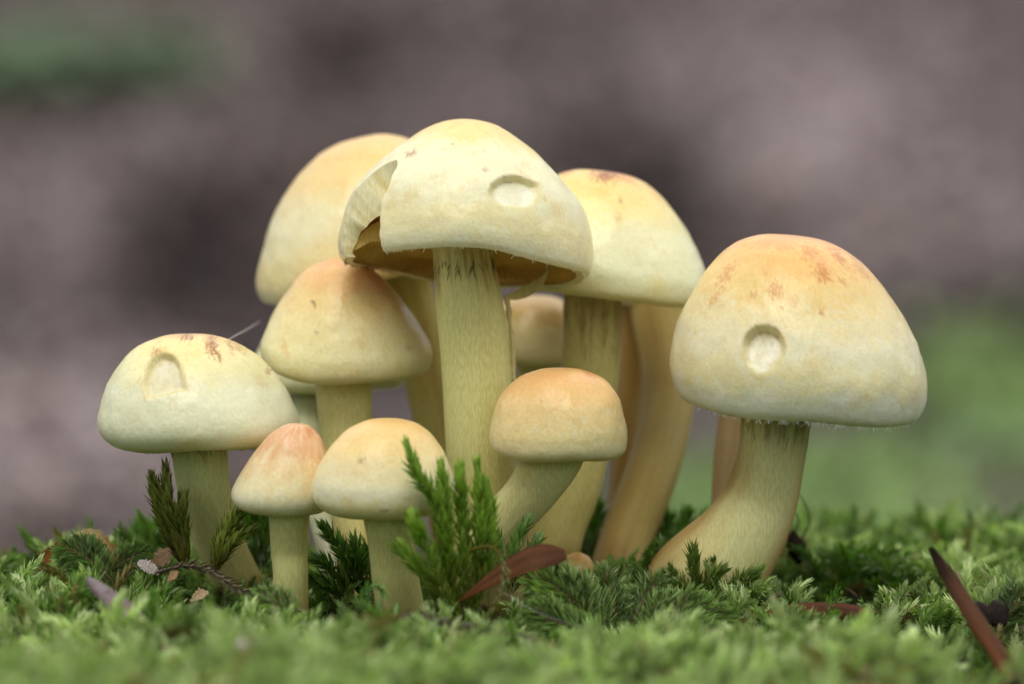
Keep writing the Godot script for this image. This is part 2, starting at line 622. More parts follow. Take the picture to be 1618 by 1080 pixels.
# ---------------------------------------------------------------- moss
func shoot(s: Shape, path: Array, length: float, width: float, gap: float, c0: Color, c1: Color, stem_r: float, stem_c: Color, spread := 0.75, flat := Vector3.ZERO, seedling := 0.0) -> void:
	# a leafy moss shoot along the path: a thin stem with closely set pointed leaves
	var n := 10
	var p := PackedVector3Array()
	var rad := PackedFloat32Array()
	var cc := PackedColorArray()
	var total := 0.0
	for k in n + 1:
		p.push_back(curve_at(path, float(k) / n))
		rad.push_back(stem_r * (1.0 - 0.7 * k / n))
		cc.push_back(stem_c)
		if k:
			total += p[k].distance_to(p[k - 1])
	s.tube(p, rad, cc, 4)
	var count := int(total / gap)
	for q in count:
		var t := (q + 0.5) / count
		var b: Vector3 = curve_at(path, t)
		var tang: Vector3 = (curve_at(path, minf(t + 0.05, 1.0)) - curve_at(path, maxf(t - 0.05, 0.0))).normalized()
		var ref := Vector3(0.31, 0.2, 0.93)
		if flat != Vector3.ZERO:
			ref = flat
		ref = (ref - tang * ref.dot(tang)).normalized()
		var bi := tang.cross(ref)
		var a := q * 2.39996 + rng.randf_range(-0.3, 0.3) + seedling
		if flat != Vector3.ZERO:
			a = (PI * 0.5 if q % 2 == 0 else -PI * 0.5) + rng.randf_range(-0.45, 0.45)
		var radial := ref * cos(a) + bi * sin(a)
		var open := lerpf(spread, spread * 0.35, ss(0.6, 1.0, t)) * rng.randf_range(0.8, 1.2)
		var dir := (tang * cos(open) + radial * sin(open)).normalized()
		var up := (radial * cos(open) - tang * sin(open)).normalized()
		var sz := lerpf(0.6, 1.0, ss(0.0, 0.25, t)) * lerpf(1.0, 0.62, ss(0.7, 1.0, t)) * rng.randf_range(0.65, 1.25)
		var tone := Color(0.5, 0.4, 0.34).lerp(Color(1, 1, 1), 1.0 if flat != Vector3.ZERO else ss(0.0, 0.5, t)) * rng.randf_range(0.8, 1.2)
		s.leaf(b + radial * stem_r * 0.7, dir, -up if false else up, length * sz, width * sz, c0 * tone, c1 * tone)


func moss_carpet() -> void:
	var root := Node3D.new()
	root.name = "moss_carpet"
	add_child(root, true)
	tag(root, "bright green feathery moss carpet covering the whole mound", "moss")
	root.set_meta("kind", "stuff")
	var kinds := 7
	for kind in kinds:
		var s := Shape.new()
		var long := rng.randf_range(0.0055, 0.0085)
		var bend := Vector3(rng.randf_range(-0.3, 0.3), 0, rng.randf_range(-0.3, 0.3))
		var path := []
		for k in 5:
			var t := k / 4.0
			path.append((Vector3(0, 1, 0) * t + bend * t * t * 1.2 - Vector3(0, 0.25, 0) * t * t * t) * long)
		var lf := rng.randf_range(0.0010, 0.0016)
		shoot(s, path, lf, lf * rng.randf_range(0.24, 0.32), 0.00009, Color(0.66, 0.7, 0.4), Color(1.0, 1.0, 0.8), 0.00013, Color(0.5, 0.42, 0.25), rng.randf_range(0.42, 0.75))
		if kind % 3 == 0:
			for sd in [-1.0, 1.0]:
				var b: Vector3 = path[2]
				shoot(s, [b, b + Vector3(sd * 0.0012, 0.0011, 0.0003), b + Vector3(sd * 0.0022, 0.0017, 0.0006)], lf * 0.7, lf * 0.25, 0.00014, Color(0.62, 0.68, 0.38), Color(0.9, 1.0, 0.62), 0.0001, Color(0.5, 0.42, 0.25))
		var mm := MultiMesh.new()
		mm.transform_format = MultiMesh.TRANSFORM_3D
		mm.use_colors = true
		mm.mesh = s.mesh()
		var xf := []
		var tint := []
		var want := 8200
		var tries := 0
		while xf.size() < want and tries < want * 4:
			tries += 1
			var u := rng.randf()
			var z := lerpf(0.135, -0.09, u)
			var x := rng.randf_range(-0.075, 0.075)
			var size := 1.0
			if tries % 4 == 0:      # the tongue of moss running back on the right
				z = lerpf(-0.06, -0.17, pow(rng.randf(), 1.2))
				x = rng.randf_range(-0.02, 0.11)
				size = 1.2
			if tries % 5 == 0:      # blurred moss on the floor behind, at right
				z = lerpf(-0.18, -0.95, rng.randf())
				x = rng.randf_range(0.01, 0.20)
				size = lerpf(1.7, 2.7, ss(-0.2, -0.9, z))
				if rng.randf() > green(x, z):
					continue
			elif z > 0.05:
				size = 0.92
			if size < 1.5 and rng.randf() > mossy(x, z):
				continue
			# litter and fronds press the moss flat where they lie
			if z > 0.012 and z < 0.10 and x > 0.035 and x < 0.060 and rng.randf() < 0.93:
				continue
			if z > 0.012 and z < 0.046 and x > -0.004 and x < 0.038 and rng.randf() < 0.45:
				continue
			var bare := n_b.get_noise_2d(x * 500.0 + 11.0, z * 500.0)
			if bare > (0.16 if z > 0.03 else 0.24) and z > -0.15:
				continue
			# shoots stay low where the stems come up through them
			var low := 1.0
			if z > -0.03 and z < 0.026 and x > -0.034 and x < 0.03:
				low = 0.75
			var turn := rng.randf() * TAU
			var tilt := rng.randf_range(0.15, 1.35)
			var q := Basis(Vector3(cos(turn), 0, sin(turn)), tilt) * Basis(Vector3.UP, rng.randf() * TAU)
			var sc := rng.randf_range(0.65, 1.15) * size * low
			var sink := 0.0006 + 0.001 * rng.randf()
			xf.append(Transform3D(q.scaled(Vector3.ONE * sc), Vector3(x, ground_y(x, z) - sink, z)))
			var n1 := n_a.get_noise_2d(x * 3600.0, z * 3600.0)
			var g := Color(0.13, 0.25, 0.05).lerp(Color(0.33, 0.47, 0.19), ss(-0.35, 0.0, n1)).lerp(Color(0.64, 0.74, 0.48), ss(0.0, 0.35, n1))
			g = g.lerp(Color(0.66, 0.76, 0.50), 0.6 * ss(0.03, 0.06, z))
			if size > 1.5:
				g = Color(0.52, 0.64, 0.50)
			if rng.randf() < 0.03 + 0.35 * ss(0.25, 0.5, n_b.get_noise_2d(x * 2200.0 + 5.0, z * 2200.0)) and size < 1.5:
				g = Color(0.30, 0.24, 0.12)
			tint.append(g * rng.randf_range(0.7, 1.3))
		mm.instance_count = xf.size()
		for k in xf.size():
			mm.set_instance_transform(k, xf[k])
			mm.set_instance_color(k, tint[k])
		var mi := MultiMeshInstance3D.new()
		mi.name = "moss_shoots"
		mi.multimesh = mm
		mi.material_override = mats.moss
		mi.set_meta("kind", "stuff")
		root.add_child(mi, true)


func moss_scraps() -> void:
	# crumbs of bark, broken needles and bud scales caught in the moss, too many and too small to count
	var s := Shape.new()
	s.tube(PackedVector3Array([Vector3(-0.0011, 0, 0), Vector3(-0.0003, 0.0001, 0.0001), Vector3(0.0005, 0, 0), Vector3(0.0012, -0.0001, 0.0001)]), PackedFloat32Array([0.00006, 0.0002, 0.00022, 0.00005]), PackedColorArray([Color.WHITE, Color.WHITE, Color(0.8, 0.8, 0.8), Color(0.6, 0.6, 0.6)]), 6)
	var mm := MultiMesh.new()
	mm.transform_format = MultiMesh.TRANSFORM_3D
	mm.use_colors = true
	mm.mesh = s.mesh()
	mm.instance_count = 900
	for k in 900:
		var z := lerpf(0.11, -0.07, rng.randf())
		var x := rng.randf_range(-0.06, 0.06)
		var b := Basis(Vector3.UP, rng.randf() * TAU) * Basis(Vector3(0, 0, 1), rng.randf_range(-0.7, 0.7))
		mm.set_instance_transform(k, Transform3D(b.scaled(Vector3.ONE * rng.randf_range(0.35, 1.3)), Vector3(x, ground_y(x, z) + rng.randf_range(0.0004, 0.0026), z)))
		mm.set_instance_color(k, sr(120, 84, 54).lerp(sr(196, 176, 150), pow(rng.randf(), 2.0)) * rng.randf_range(0.5, 1.1))
	var mi := MultiMeshInstance3D.new()
	mi.name = "moss_scraps"
	mi.multimesh = mm
	mi.material_override = mats.bark
	add_child(mi, true)
	tag(mi, "tiny brown crumbs and broken needles caught all over the moss", "plant litter")
	mi.set_meta("kind", "stuff")


func sprig(label: String, shoots: Array, lf: float, tone: Color, called := "moss_sprig", gap := 0.00008, spread := 0.5, group := "moss sprigs standing among the mushrooms") -> void:
	# shoots: each an array of [px, py, z] points from the foot up
	var foot: Vector3 = at(shoots[0][0][0], shoots[0][0][1], shoots[0][0][2])
	var t := thing(called, label, "moss", foot, group)
	for sh in shoots:
		var s := Shape.new()
		var path := []
		for p in path_of(sh):
			path.append(p - foot)
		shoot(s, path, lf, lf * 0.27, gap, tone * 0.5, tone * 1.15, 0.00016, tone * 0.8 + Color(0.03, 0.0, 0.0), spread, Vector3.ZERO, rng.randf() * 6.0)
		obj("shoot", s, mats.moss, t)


func frond(label: String, axis: Array, reach: float, pairs: int, lf: float, tone: Color, tip: Color) -> void:
	# a feather-like moss frond: an axis with leafy side branches in one plane
	var pts := path_of(axis)
	var foot: Vector3 = pts[0]
	var t := thing("moss_frond", label, "moss", foot, "feathery moss fronds at the foot of the mushrooms")
	var path := []
	for p in pts:
		path.append(p - foot)
	var plane := Vector3(0.0, 0.55, 0.835)
	var s := Shape.new()
	lf *= 1.25
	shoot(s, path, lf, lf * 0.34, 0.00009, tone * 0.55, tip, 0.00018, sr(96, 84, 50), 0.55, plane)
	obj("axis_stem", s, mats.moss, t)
	for q in pairs:
		var u := lerpf(0.15, 0.9, (q + 0.5) / pairs)
		var b: Vector3 = curve_at(path, u)
		var tang: Vector3 = (curve_at(path, minf(u + 0.05, 1.0)) - curve_at(path, maxf(u - 0.05, 0.0))).normalized()
		var side := tang.cross(plane).normalized()
		for e in [-1.0, 1.0]:
			var l := reach * sin(PI * lerpf(0.3, 0.93, u)) * rng.randf_range(0.75, 1.1)
			var d: Vector3 = (tang * 0.75 + side * e * 0.8 + plane * rng.randf_range(-0.1, 0.25)).normalized()
			var d2: Vector3 = (d + tang * 0.5 - plane * 0.25).normalized()
			var w := Shape.new()
			shoot(w, [b, b + d * l * 0.5, b + d * l * 0.6 + d2 * l * 0.4], lf * 0.8, lf * 0.3, 0.00008, tone * 0.55, tip, 0.00011, sr(96, 84, 50), 0.45, plane)
			obj("branch", w, mats.moss, t)


# ---------------------------------------------------------------- small litter
func strip(called: String, label: String, category: String, line: Array, widths: Array, thick: float, c0: Color, c1: Color, m: Material, up := Vector3(0, 0.6, 0.8), cup := 0.3, group := "") -> Node3D:
	# a scale, needle or flake: a lens-shaped section swept along a line
	var pts := path_of(line)
	var foot: Vector3 = pts[0]
	var t := thing(called, label, category, foot, group)
	var s := Shape.new()
	var rows := 40
	var wide := 22
	var v := PackedVector3Array()
	var cols := PackedColorArray()
	var sd := rng.randf() * 100.0
	for r in rows:
		var u := float(r) / (rows - 1)
		var c: Vector3 = curve_at(pts, u)
		var tang: Vector3 = (curve_at(pts, minf(u + 0.03, 1.0)) - curve_at(pts, maxf(u - 0.03, 0.0))).normalized()
		var side := tang.cross(up).normalized()
		var nn := side.cross(tang).normalized()
		var w: float = maxf(curve_at(widths, u), 0.02) * PX * 0.5
		w *= 1.0 + (0.55 if called == "leaf_fragment" else 0.06) * n_b.get_noise_2d(u * 160.0, sd)
		for k in wide:
			var a := TAU * k / (wide - 1)
			var x := cos(a)
			var y := sin(a) * thick * minf(w * 6.0 / (thick + 1e-9), 1.0)
			var q := c + side * x * w + nn * (y + cup * w * x * x)
			q += nn * n_b.get_noise_3d(u * 60.0, x * 12.0, sd) * w * 0.08
			v.push_back(q - foot)
			var n1 := n_b.get_noise_3d(u * 25.0 + sd, x * 30.0, 0.0)
			cols.push_back(c0.lerp(c1, clampf(u + n1 * 0.8, 0.0, 1.0)) * (1.0 + n_c.get_noise_2d(u * 12.0, x * 40.0 + sd) * 0.35))
	s.grid(v, cols, rows, wide, true)
	obj("body", s, m, t)
	return t


func thread(label: String, line: Array, rad: float, col: Color) -> void:
	var pts := path_of(line)
	var s := Shape.new()
	var p := PackedVector3Array()
	var rr := PackedFloat32Array()
	var cc := PackedColorArray()
	for k in 13:
		p.push_back(curve_at(pts, k / 12.0) - pts[0])
		rr.push_back(rad)
		cc.push_back(col)
	s.tube(p, rr, cc, 5)
	var o := obj("cobweb_thread", s, mats.fibre)
	o.position = pts[0]
	tag(o, label, "cobweb")


func leaf_litter() -> void:
	var root := Node3D.new()
	root.name = "leaf_litter"
	add_child(root, true)
	tag(root, "greyish brown dead leaves covering the forest slope behind", "leaf litter")
	root.set_meta("kind", "stuff")
	for kind in 3:
		var s := Shape.new()
		var curl: float = [0.5, 1.1, -0.7][kind]
		var pts := PackedVector3Array()
		var cols := PackedColorArray()
		for r in 9:
			var u := r / 8.0
			var w: float = [0.0, 0.45, 0.78, 0.95, 1.0, 0.9, 0.68, 0.36, 0.0][r] * 0.011 * (1.0 - 0.1 * kind)
			for k in 7:
				var x := k / 3.0 - 1.0
				pts.push_back(Vector3(x * w, absf(x) * w * curl + sin(u * 5.0 + kind) * 0.004 + sin(x * 9.0 + u * 14.0) * 0.0006, (u - 0.5) * -0.036))
				cols.push_back(Color(1, 1, 1) * (0.92 + 0.08 * sin(u * 40.0 + absf(x) * 9.0)))
		s.grid(pts, cols, 9, 7, true)
		var mm := MultiMesh.new()
		mm.transform_format = MultiMesh.TRANSFORM_3D
		mm.use_colors = true
		mm.mesh = s.mesh()
		var xf := []
		var tint := []
		for q in 26000:
			var z := -0.16 - 2.6 * pow(rng.randf(), 1.5)
			var x := rng.randf_range(-0.9, 0.9) * (0.25 + 0.4 * -z)
			var d := drift(x, z)
			var gr := green(x, z)
			if mossy(x, z) > 0.25 and rng.randf() > 0.04:
				continue
			if rng.randf() > 0.9 + d * 0.3 or rng.randf() < gr * 0.8:
				continue
			var turn := rng.randf() * TAU
			var b := Basis(Vector3(cos(turn), 0, sin(turn)), rng.randf_range(0.0, 0.6)) * Basis(Vector3.UP, rng.randf() * TAU)
			xf.append(Transform3D(b.scaled(Vector3.ONE * rng.randf_range(0.16, 0.34)), Vector3(x, ground_y(x, z) + rng.randf_range(0.001, 0.005), z)))
			var c := leaf_tone(d)
			if rng.randf() < 0.22:
				c = c.lerp(sr(140, 100, 74), 0.5)
			tint.append(c * rng.randf_range(0.88, 1.12))
		mm.instance_count = xf.size()
		for k in xf.size():
			mm.set_instance_transform(k, xf[k])
			mm.set_instance_color(k, tint[k])
		var mi := MultiMeshInstance3D.new()
		mi.name = "dead_leaves"
		mi.multimesh = mm
		mi.material_override = mats.litter
		mi.set_meta("kind", "stuff")
		root.add_child(mi, true)


func green_plant(label: String, where: Vector3, count: int, size: float, wide: float, tone: Color) -> void:
	# a low clump of broad soft leaves far behind the tuft
	where.y = ground_y(where.x, where.z)
	var t := thing("green_plant", label, "plant", where, "low green plants behind the tuft")
	var st := Shape.new()
	var lv := Shape.new()
	for q in count:
		var a := rng.randf() * TAU
		var out := Vector3(cos(a), 0, sin(a))
		var hgt := size * rng.randf_range(0.5, 1.1)
		var tip := out * wide * rng.randf_range(0.3, 1.0) + Vector3(0, hgt, 0)
		st.tube(PackedVector3Array([Vector3.ZERO, tip * 0.5 + Vector3(0, hgt * 0.15, 0), tip]), PackedFloat32Array([0.0006, 0.0005, 0.0004]), PackedColorArray([tone * 0.7, tone * 0.7, tone * 0.7]), 4)
		var c := tone * rng.randf_range(0.75, 1.25)
		var pts := PackedVector3Array()
		var cols := PackedColorArray()
		var side := Vector3(-out.z, 0, out.x)
		var l := size * rng.randf_range(0.35, 0.6)
		for r in 7:
			var u := r / 6.0
			for k in 5:
				var x := k / 2.0 - 1.0
				pts.push_back(tip + out * u * l * 0.9 - Vector3(0, u * u * l * 0.5, 0) + side * x * sin(PI * clampf(u, 0.02, 0.99)) * l * 0.33 + Vector3(0, absf(x) * l * 0.08, 0))
				cols.push_back(c)
		lv.grid(pts, cols, 7, 5, true)
	obj("stems", st, mats.moss, t)
	obj("leaves", lv, mats.moss, t)


# ---------------------------------------------------------------- the scene
func _ready() -> void:
	rng.seed = 20240
	for n in [n_a, n_b, n_c, n_far]:
		n.noise_type = FastNoiseLite.TYPE_SIMPLEX_SMOOTH
	n_a.seed = 3
	n_a.frequency = 0.02
	n_a.fractal_octaves = 3
	n_b.seed = 8
	n_b.frequency = 0.06
	n_b.fractal_octaves = 2
	n_c.seed = 21
	n_c.frequency = 0.05
	n_c.fractal_octaves = 3
	n_far.seed = 5
	n_far.frequency = 0.5

	var cam := Camera3D.new()
	cam.name = "camera"
	cam.position = Vector3(0, EYE, D)
	cam.rotation = Vector3(-PITCH, 0, 0)
	var lens := CameraAttributesPhysical.new()
	lens.frustum_focal_length = 24.0 / (2.0 * 540.0 * PX / D)
	lens.frustum_focus_distance = D - 0.009
	lens.frustum_near = 0.02
	lens.frustum_far = 200.0
	lens.exposure_aperture = 20.0
	cam.attributes = lens
	add_child(cam)
	cam.current = true

	var we := WorldEnvironment.new()
	we.name = "overcast_daylight"
	var env := Environment.new()
	env.background_mode = Environment.BG_SKY
	var sky := Sky.new()
	var sm := ProceduralSkyMaterial.new()
	sm.sky_top_color = Color(1.0, 1.0, 0.985)
	sm.sky_horizon_color = Color(0.40, 0.43, 0.41)
	sm.sky_curve = 0.35
	sm.sky_energy_multiplier = 1.0
	sm.ground_bottom_color = Color(0.12, 0.11, 0.1)
	sm.ground_horizon_color = Color(0.3, 0.3, 0.28)
	sky.sky_material = sm
	env.sky = sky
	env.tonemap_mode = Environment.TONE_MAPPER_LINEAR
	env.tonemap_exposure = 1.6
	env.sdfgi_enabled = true
	env.ssao_enabled = true
	env.ssil_enabled = true
	we.environment = env
	add_child(we)

	var sun := DirectionalLight3D.new()
	sun.name = "veiled_sun"
	sun.light_energy = 0.34
	sun.light_color = Color(1.0, 0.98, 0.93)
	sun.light_angular_distance = 40.0
	sun.shadow_enabled = true
	sun.rotation = Vector3(deg_to_rad(-62), deg_to_rad(-18), 0)
	add_child(sun)

	var white := Color(1, 1, 1)
	material("soil", 0.9, Vector3(18, 18, 18), noise_tex(0.02, 5, 2, ramp(Color(0.62, 0.6, 0.58), white)), null, 0.0, Color.BLACK, 0.1)
	material("cap", 0.3, Vector3(150, 150, 150), noise_tex(0.03, 4, 11, ramp(Color(0.97, 0.96, 0.93), white, 0.3, 0.62)), noise_tex(0.03, 3, 12), 0.0011, Color.BLACK, 0.45)
	material("stem", 0.55, Vector3(400, 75, 400), noise_tex(0.02, 4, 13, ramp(Color(0.925, 0.915, 0.86), white, 0.3, 0.65)), noise_tex(0.03, 3, 14), 0.0022, Color.BLACK, 0.4)
	material("fibre", 0.6)
	material("moss", 0.33, Vector3.ZERO, null, null, 0.0, Color(0.62, 0.74, 0.36), 0.5)
	material("litter", 0.7, Vector3(90, 90, 90), noise_tex(0.02, 4, 15, ramp(Color(0.7, 0.68, 0.66), white)))
	material("bark", 0.72, Vector3(500, 500, 500), noise_tex(0.03, 4, 16, ramp(Color(0.6, 0.56, 0.52), white)), noise_tex(0.04, 4, 17), 0.012, Color.BLACK, 0.25)
	material("scale", 0.48, Vector3(300, 300, 300), noise_tex(0.03, 4, 18, ramp(Color(0.72, 0.68, 0.66), white)), noise_tex(0.04, 3, 19), 0.004, Color.BLACK, 0.25)

	for k in ["cap", "stem"]:
		mats[k].subsurf_scatter_enabled = true
		mats[k].subsurf_scatter_strength = 0.07

	make_ground()
	leaf_litter()
	moss_carpet()
	moss_scraps()
	plants_behind()
	tuft()
	mosses()
	debris()


func plants_behind() -> void:
	green_plant("blurred green leafy clump at the far right behind the moss", Vector3(0.116, 0, -0.74), 50, 0.009, 0.024, Color(0.30, 0.46, 0.27))
	green_plant("blurred light green clump at right, low over the moss edge", Vector3(0.100, 0, -0.57), 50, 0.009, 0.020, Color(0.32, 0.48, 0.28))
	green_plant("blurred green clump just right of the largest stem", Vector3(0.072, 0, -0.64), 40, 0.008, 0.016, Color(0.32, 0.48, 0.28))
	green_plant("blurred green clump seen between the brown stem and the largest stem", Vector3(0.040, 0, -0.60), 40, 0.010, 0.014, Color(0.2, 0.36, 0.18))
	green_plant("dark blurred green plant in the upper left of the slope", Vector3(-0.146, 0, -1.36), 110, 0.026, 0.05, Color(0.11, 0.19, 0.09))


func tuft() -> void:
	var cream := sr(244, 239, 204)
	var pale := sr(238, 243, 224)
	var gold := sr(244, 214, 138)
	var tan_ := sr(232, 180, 112)

	# --- tall one in the middle with the torn cap
	var m := mushroom("tallest centre mushroom with a torn notch and a dent in its cap", at(772, 905, -1))
	var st := make_stem(m, path_of([[727, 335, 0], [732, 405, 0], [742, 480, 0], [752, 570, 0], [758, 690, 0], [766, 800, -1], [772, 905, -1]]), radii_of([46, 47, 53, 55, 54, 54, 56], 0), {"ring": 0.185, "seed": 3.0, "rows": 100, "color": sr(228, 226, 160)})
	stem_fibres(m, st, 0.155, 0.185, 30, sr(92, 68, 36), 0.00004)
	var sp := {"c": [733, 424], "h": 236.0, "z": 0.0, "roll": -4.5, "tilt": -11.5, "lean": -8.0, "seed": 11.0, "rows": 120, "wide": 330,
		"prof": [[0, 0], [30, 2], [62, 14], [105, 44], [150, 86], [184, 130], [199, 174], [203, 206], [199, 227], [191, 236]],
		"notch": {"r0": 152.0, "tip": -50.0, "right": -42.0, "left": -76.0},
		"stops": [[0.0, sr(240, 196, 112)], [0.12, gold], [0.3, cream], [0.55, sr(244, 240, 212)], [0.8, sr(238, 226, 176)], [0.93, sr(238, 232, 200)], [1.0, sr(240, 242, 226)]],
		"waves": [[2, 3.0, 0.6, 0.006], [5, 2.0, 1.1, 0.004], [3, 2.5, 2.0, 0.008]],
		"holes": [{"x": 82.0, "y": 125.0, "a": 44.0, "b": 27.0, "rot": -0.12, "depth": 12.0}],
		"scars": [[-82, 184, 10, 5, 0.3, 0.6], [35, 162, 5, 4, 0.0, 0.5], [127, 115, 6, 5, 0.0, 0.5, sr(214, 180, 90)], [30, 188, 5, 2, 0.5, 0.35], [-16, 200, 3, 2, 0.0, 0.5]],
		"under": sr(242, 208, 132)}
	var cp := make_cap(m, sp)
	gills(cp.cap, sp, 130, 52.0, 186.0, 198.0, 208.0, 229.0, sr(244, 208, 130), Vector2(deg_to_rad(-77), deg_to_rad(-41)))
	rim_fringe(m, cp, "veil_fringe", 0.0, 1.0, 260, 7.0, 0.55, sr(236, 230, 205), 0.3, 0.9)
	rim_fringe(m, cp, "dark_veil_fringe", 0.78, 1.0, 90, 13.0, 0.5, sr(104, 76, 42), 0.7, 0.2)
	var vs := Shape.new()
	var vp := PackedVector3Array()
	var vc := PackedColorArray()
	var line := path_of([[866, 428, -5], [855, 446, -6], [835, 459, -7], [812, 467, -7], [795, 470, -6]])
	for r in 20:
		var q: Vector3 = curve_at(line, r / 19.0) - m.position
		for k in 4:
			vp.push_back(q + Vector3(0, (k - 1.5) * 0.00042 * sin(PI * (0.15 + 0.8 * r / 19.0)), -absf(k - 1.5) * 0.0001))
			vc.push_back(sr(240, 230, 170))
	vs.grid(vp, vc, 20, 4)
	obj("torn_veil", vs, mats.stem, m)
	var ps := Shape.new()
	var pp := PackedVector3Array()
	var pc := PackedColorArray()
	var pl := path_of([[801, 470, -1], [807, 520, -1], [810, 560, -1], [811, 600, -1]])
	for r in 30:
		var q: Vector3 = curve_at(pl, r / 29.0) - m.position
		for k in 4:
			pp.push_back(q + Vector3((k - 1.5) * 0.00018 + n_c.get_noise_2d(r * 9.0, k * 30.0) * 0.00016, 0, -absf(k - 1.5) * 0.0001))
			pc.push_back(sr(232, 218, 166))
	ps.grid(pp, pc, 30, 4, true)
	obj("peeling_strip", ps, mats.stem, m)

	# --- behind it on the left: tall leaning cap
	m = mushroom("tall mushroom with a smooth tilted cap behind the torn central one", at(712, 800, -20))
	make_stem(m, path_of([[632, 400, -23], [645, 450, -23], [662, 530, -22], [680, 620, -21], [700, 710, -20], [712, 800, -20]]), radii_of([36, 36, 37, 36, 36, 36], -22), {"seed": 9.0, "color": sr(216, 204, 132), "low": sr(186, 158, 74), "stain": 0.18})
	make_cap(m, {"c": [585, 424], "h": 205.0, "z": -24.0, "roll": 13.0, "tilt": 0.0, "lean": 30.0, "seed": 31.0, "wide": 150, "rows": 80,
		"prof": [[0, 0], [40, 3], [85, 23], [125, 62], [155, 108], [176, 156], [184, 190], [178, 214], [164, 222]],
		"stops": [[0.0, sr(238, 190, 118)], [0.2, sr(242, 210, 142)], [0.5, cream], [0.8, sr(236, 218, 160)], [1.0, sr(240, 236, 208)]],
		"waves": [[2, 4.0, 0.4, 0.01]], "rust": 0.5, "white": 0.4})

	# --- middle left
	m = mushroom("mid-height mushroom with a rounded wavy cap tucked under the torn one", at(572, 880, -4))
	make_stem(m, path_of([[540, 545, -9], [542, 590, -9], [546, 660, -8], [552, 740, -7], [563, 820, -5], [572, 880, -4]]), radii_of([46, 45, 42, 39, 38, 38], -8), {"seed": 14.0, "color": sr(230, 222, 156)})
	make_cap(m, {"c": [550, 548], "h": 138.0, "z": -9.0, "roll": -3.0, "tilt": 2.0, "lean": -16.0, "seed": 47.0,
		"prof": [[0, 0], [28, 3], [60, 21], [91, 56], [117, 98], [132, 132], [136, 152], [131, 172], [114, 182], [92, 180]],
		"stops": [[0.0, sr(230, 160, 104)], [0.14, sr(238, 184, 122)], [0.34, sr(240, 210, 142)], [0.55, sr(240, 226, 170)], [0.8, sr(238, 230, 182)], [1.0, sr(232, 222, 172)]],
		"waves": [[2, -6.0, 1.57, 0.0], [1, 4.0, 0.4, 0.0], [3, 3.0, 0.7, 0.012]],
		"scars": [[-52, 74, 3, 6, 0.4, 0.7, sr(90, 64, 62)], [-47, 31, 4, 2, -0.5, 0.6, sr(110, 84, 64)], [98, 7, 5, 9, 0.3, 0.45, sr(206, 150, 76)], [24, 12, 6, 6, 0.0, 0.35, sr(206, 160, 84)], [-95, 5, 6, 16, 0.3, 0.4, sr(226, 160, 90)]],
		"rust": 0.9})

	# --- far left
	m = mushroom("leftmost mushroom with a flat-bottomed hole and brown cracks in its cap", at(384, 925, -4))
	st = make_stem(m, path_of([[312, 672, 3], [315, 708, 3], [322, 770, 2], [338, 830, 0], [358, 880, -2], [384, 928, -4]]), radii_of([44, 44, 42, 41, 38, 36], 1), {"ring": 0.12, "flank": 0.3, "seed": 21.0, "color": sr(224, 230, 168)})
	stem_fibres(m, st, 0.1, 0.16, 18, sr(112, 86, 50), 0.00004)
	cp = make_cap(m, {"c": [316, 667], "h": 140.0, "z": 3.0, "roll": 0.5, "tilt": 0.0, "lean": -16.0, "seed": 59.0, "stem_r": 44.0, "wide": 240, "rows": 110,
		"prof": [[0, 0], [42, 3], [84, 20], [118, 50], [142, 86], [156, 118], [160, 140], [155, 158], [138, 172], [112, 178]],
		"stops": [[0.0, sr(236, 190, 120)], [0.07, sr(242, 222, 152)], [0.25, sr(244, 240, 190)], [0.5, sr(238, 242, 218)], [0.85, sr(232, 238, 212)], [1.0, sr(222, 222, 178)]],
		"waves": [[2, 2.0, 0.2, 0.006], [3, 2.0, 1.4, 0.006]],
		"holes": [{"x": -49.0, "y": 74.0, "a": 35.0, "b": 42.0, "rot": 0.24, "depth": 12.0, "flat": 0.52, "speck": 0.15}],
		"scars": [[22, 126, 9, 16, 0.35, 0.85], [34, 113, 4, 12, 0.5, 0.7], [48, 128, 4, 14, 0.5, 0.5], [-18, 137, 12, 4, 0.0, 0.8], [-64, 117, 9, 5, 0.5, 0.6], [110, 84, 4, 8, 0.6, 0.6], [100, 70, 12, 6, -0.7, 0.3, sr(200, 160, 80)], [-92, 72, 9, 2, 0.9, 0.4, sr(220, 160, 90)], [-40, 96, 18, 2, 0.5, 0.3, sr(215, 160, 90)], [62, 120, 16, 5, -0.5, 0.4]],
		"rust": 0.3, "white": 0.8, "margin": sr(110, 92, 52)})
	rim_fringe(m, cp, "dark_veil_fringe", 0.28, 0.75, 110, 5.0, 0.5, sr(120, 98, 62), 0.6, 0.4)

	# --- small rosy one in front
	m = mushroom("small conical mushroom with a rosy orange crown in front", at(458, 950, 10))
	make_stem(m, path_of([[456, 770, 12], [457, 812, 12], [457, 870, 11], [459, 910, 11], [458, 955, 10]]), radii_of([32, 32, 29, 28, 30], 12), {"seed": 33.0, "lowk": 0.4, "color": sr(220, 220, 154)})
	make_cap(m, {"c": [446, 771], "h": 104.0, "z": 12.0, "roll": -2.0, "tilt": 3.0, "lean": 21.0, "seed": 71.0, "stem_r": 32.0,
		"prof": [[0, 0], [20, 3], [41, 20], [59, 50], [74, 82], [82, 106], [80, 124], [68, 137], [50, 142]],
		"stops": [[0.0, sr(222, 150, 114)], [0.2, sr(230, 172, 130)], [0.45, sr(242, 210, 164)], [0.66, sr(242, 226, 182)], [0.85, sr(246, 240, 216)], [1.0, sr(236, 228, 184)]],
		"scars": [[-41, 70, 3, 4, 0.0, 0.7, sr(220, 130, 60)], [46, 92, 8, 14, -0.5, 0.35, sr(196, 104, 66)]],
		"silk": 0.6, "rust": 0.35, "rough": 0.6})

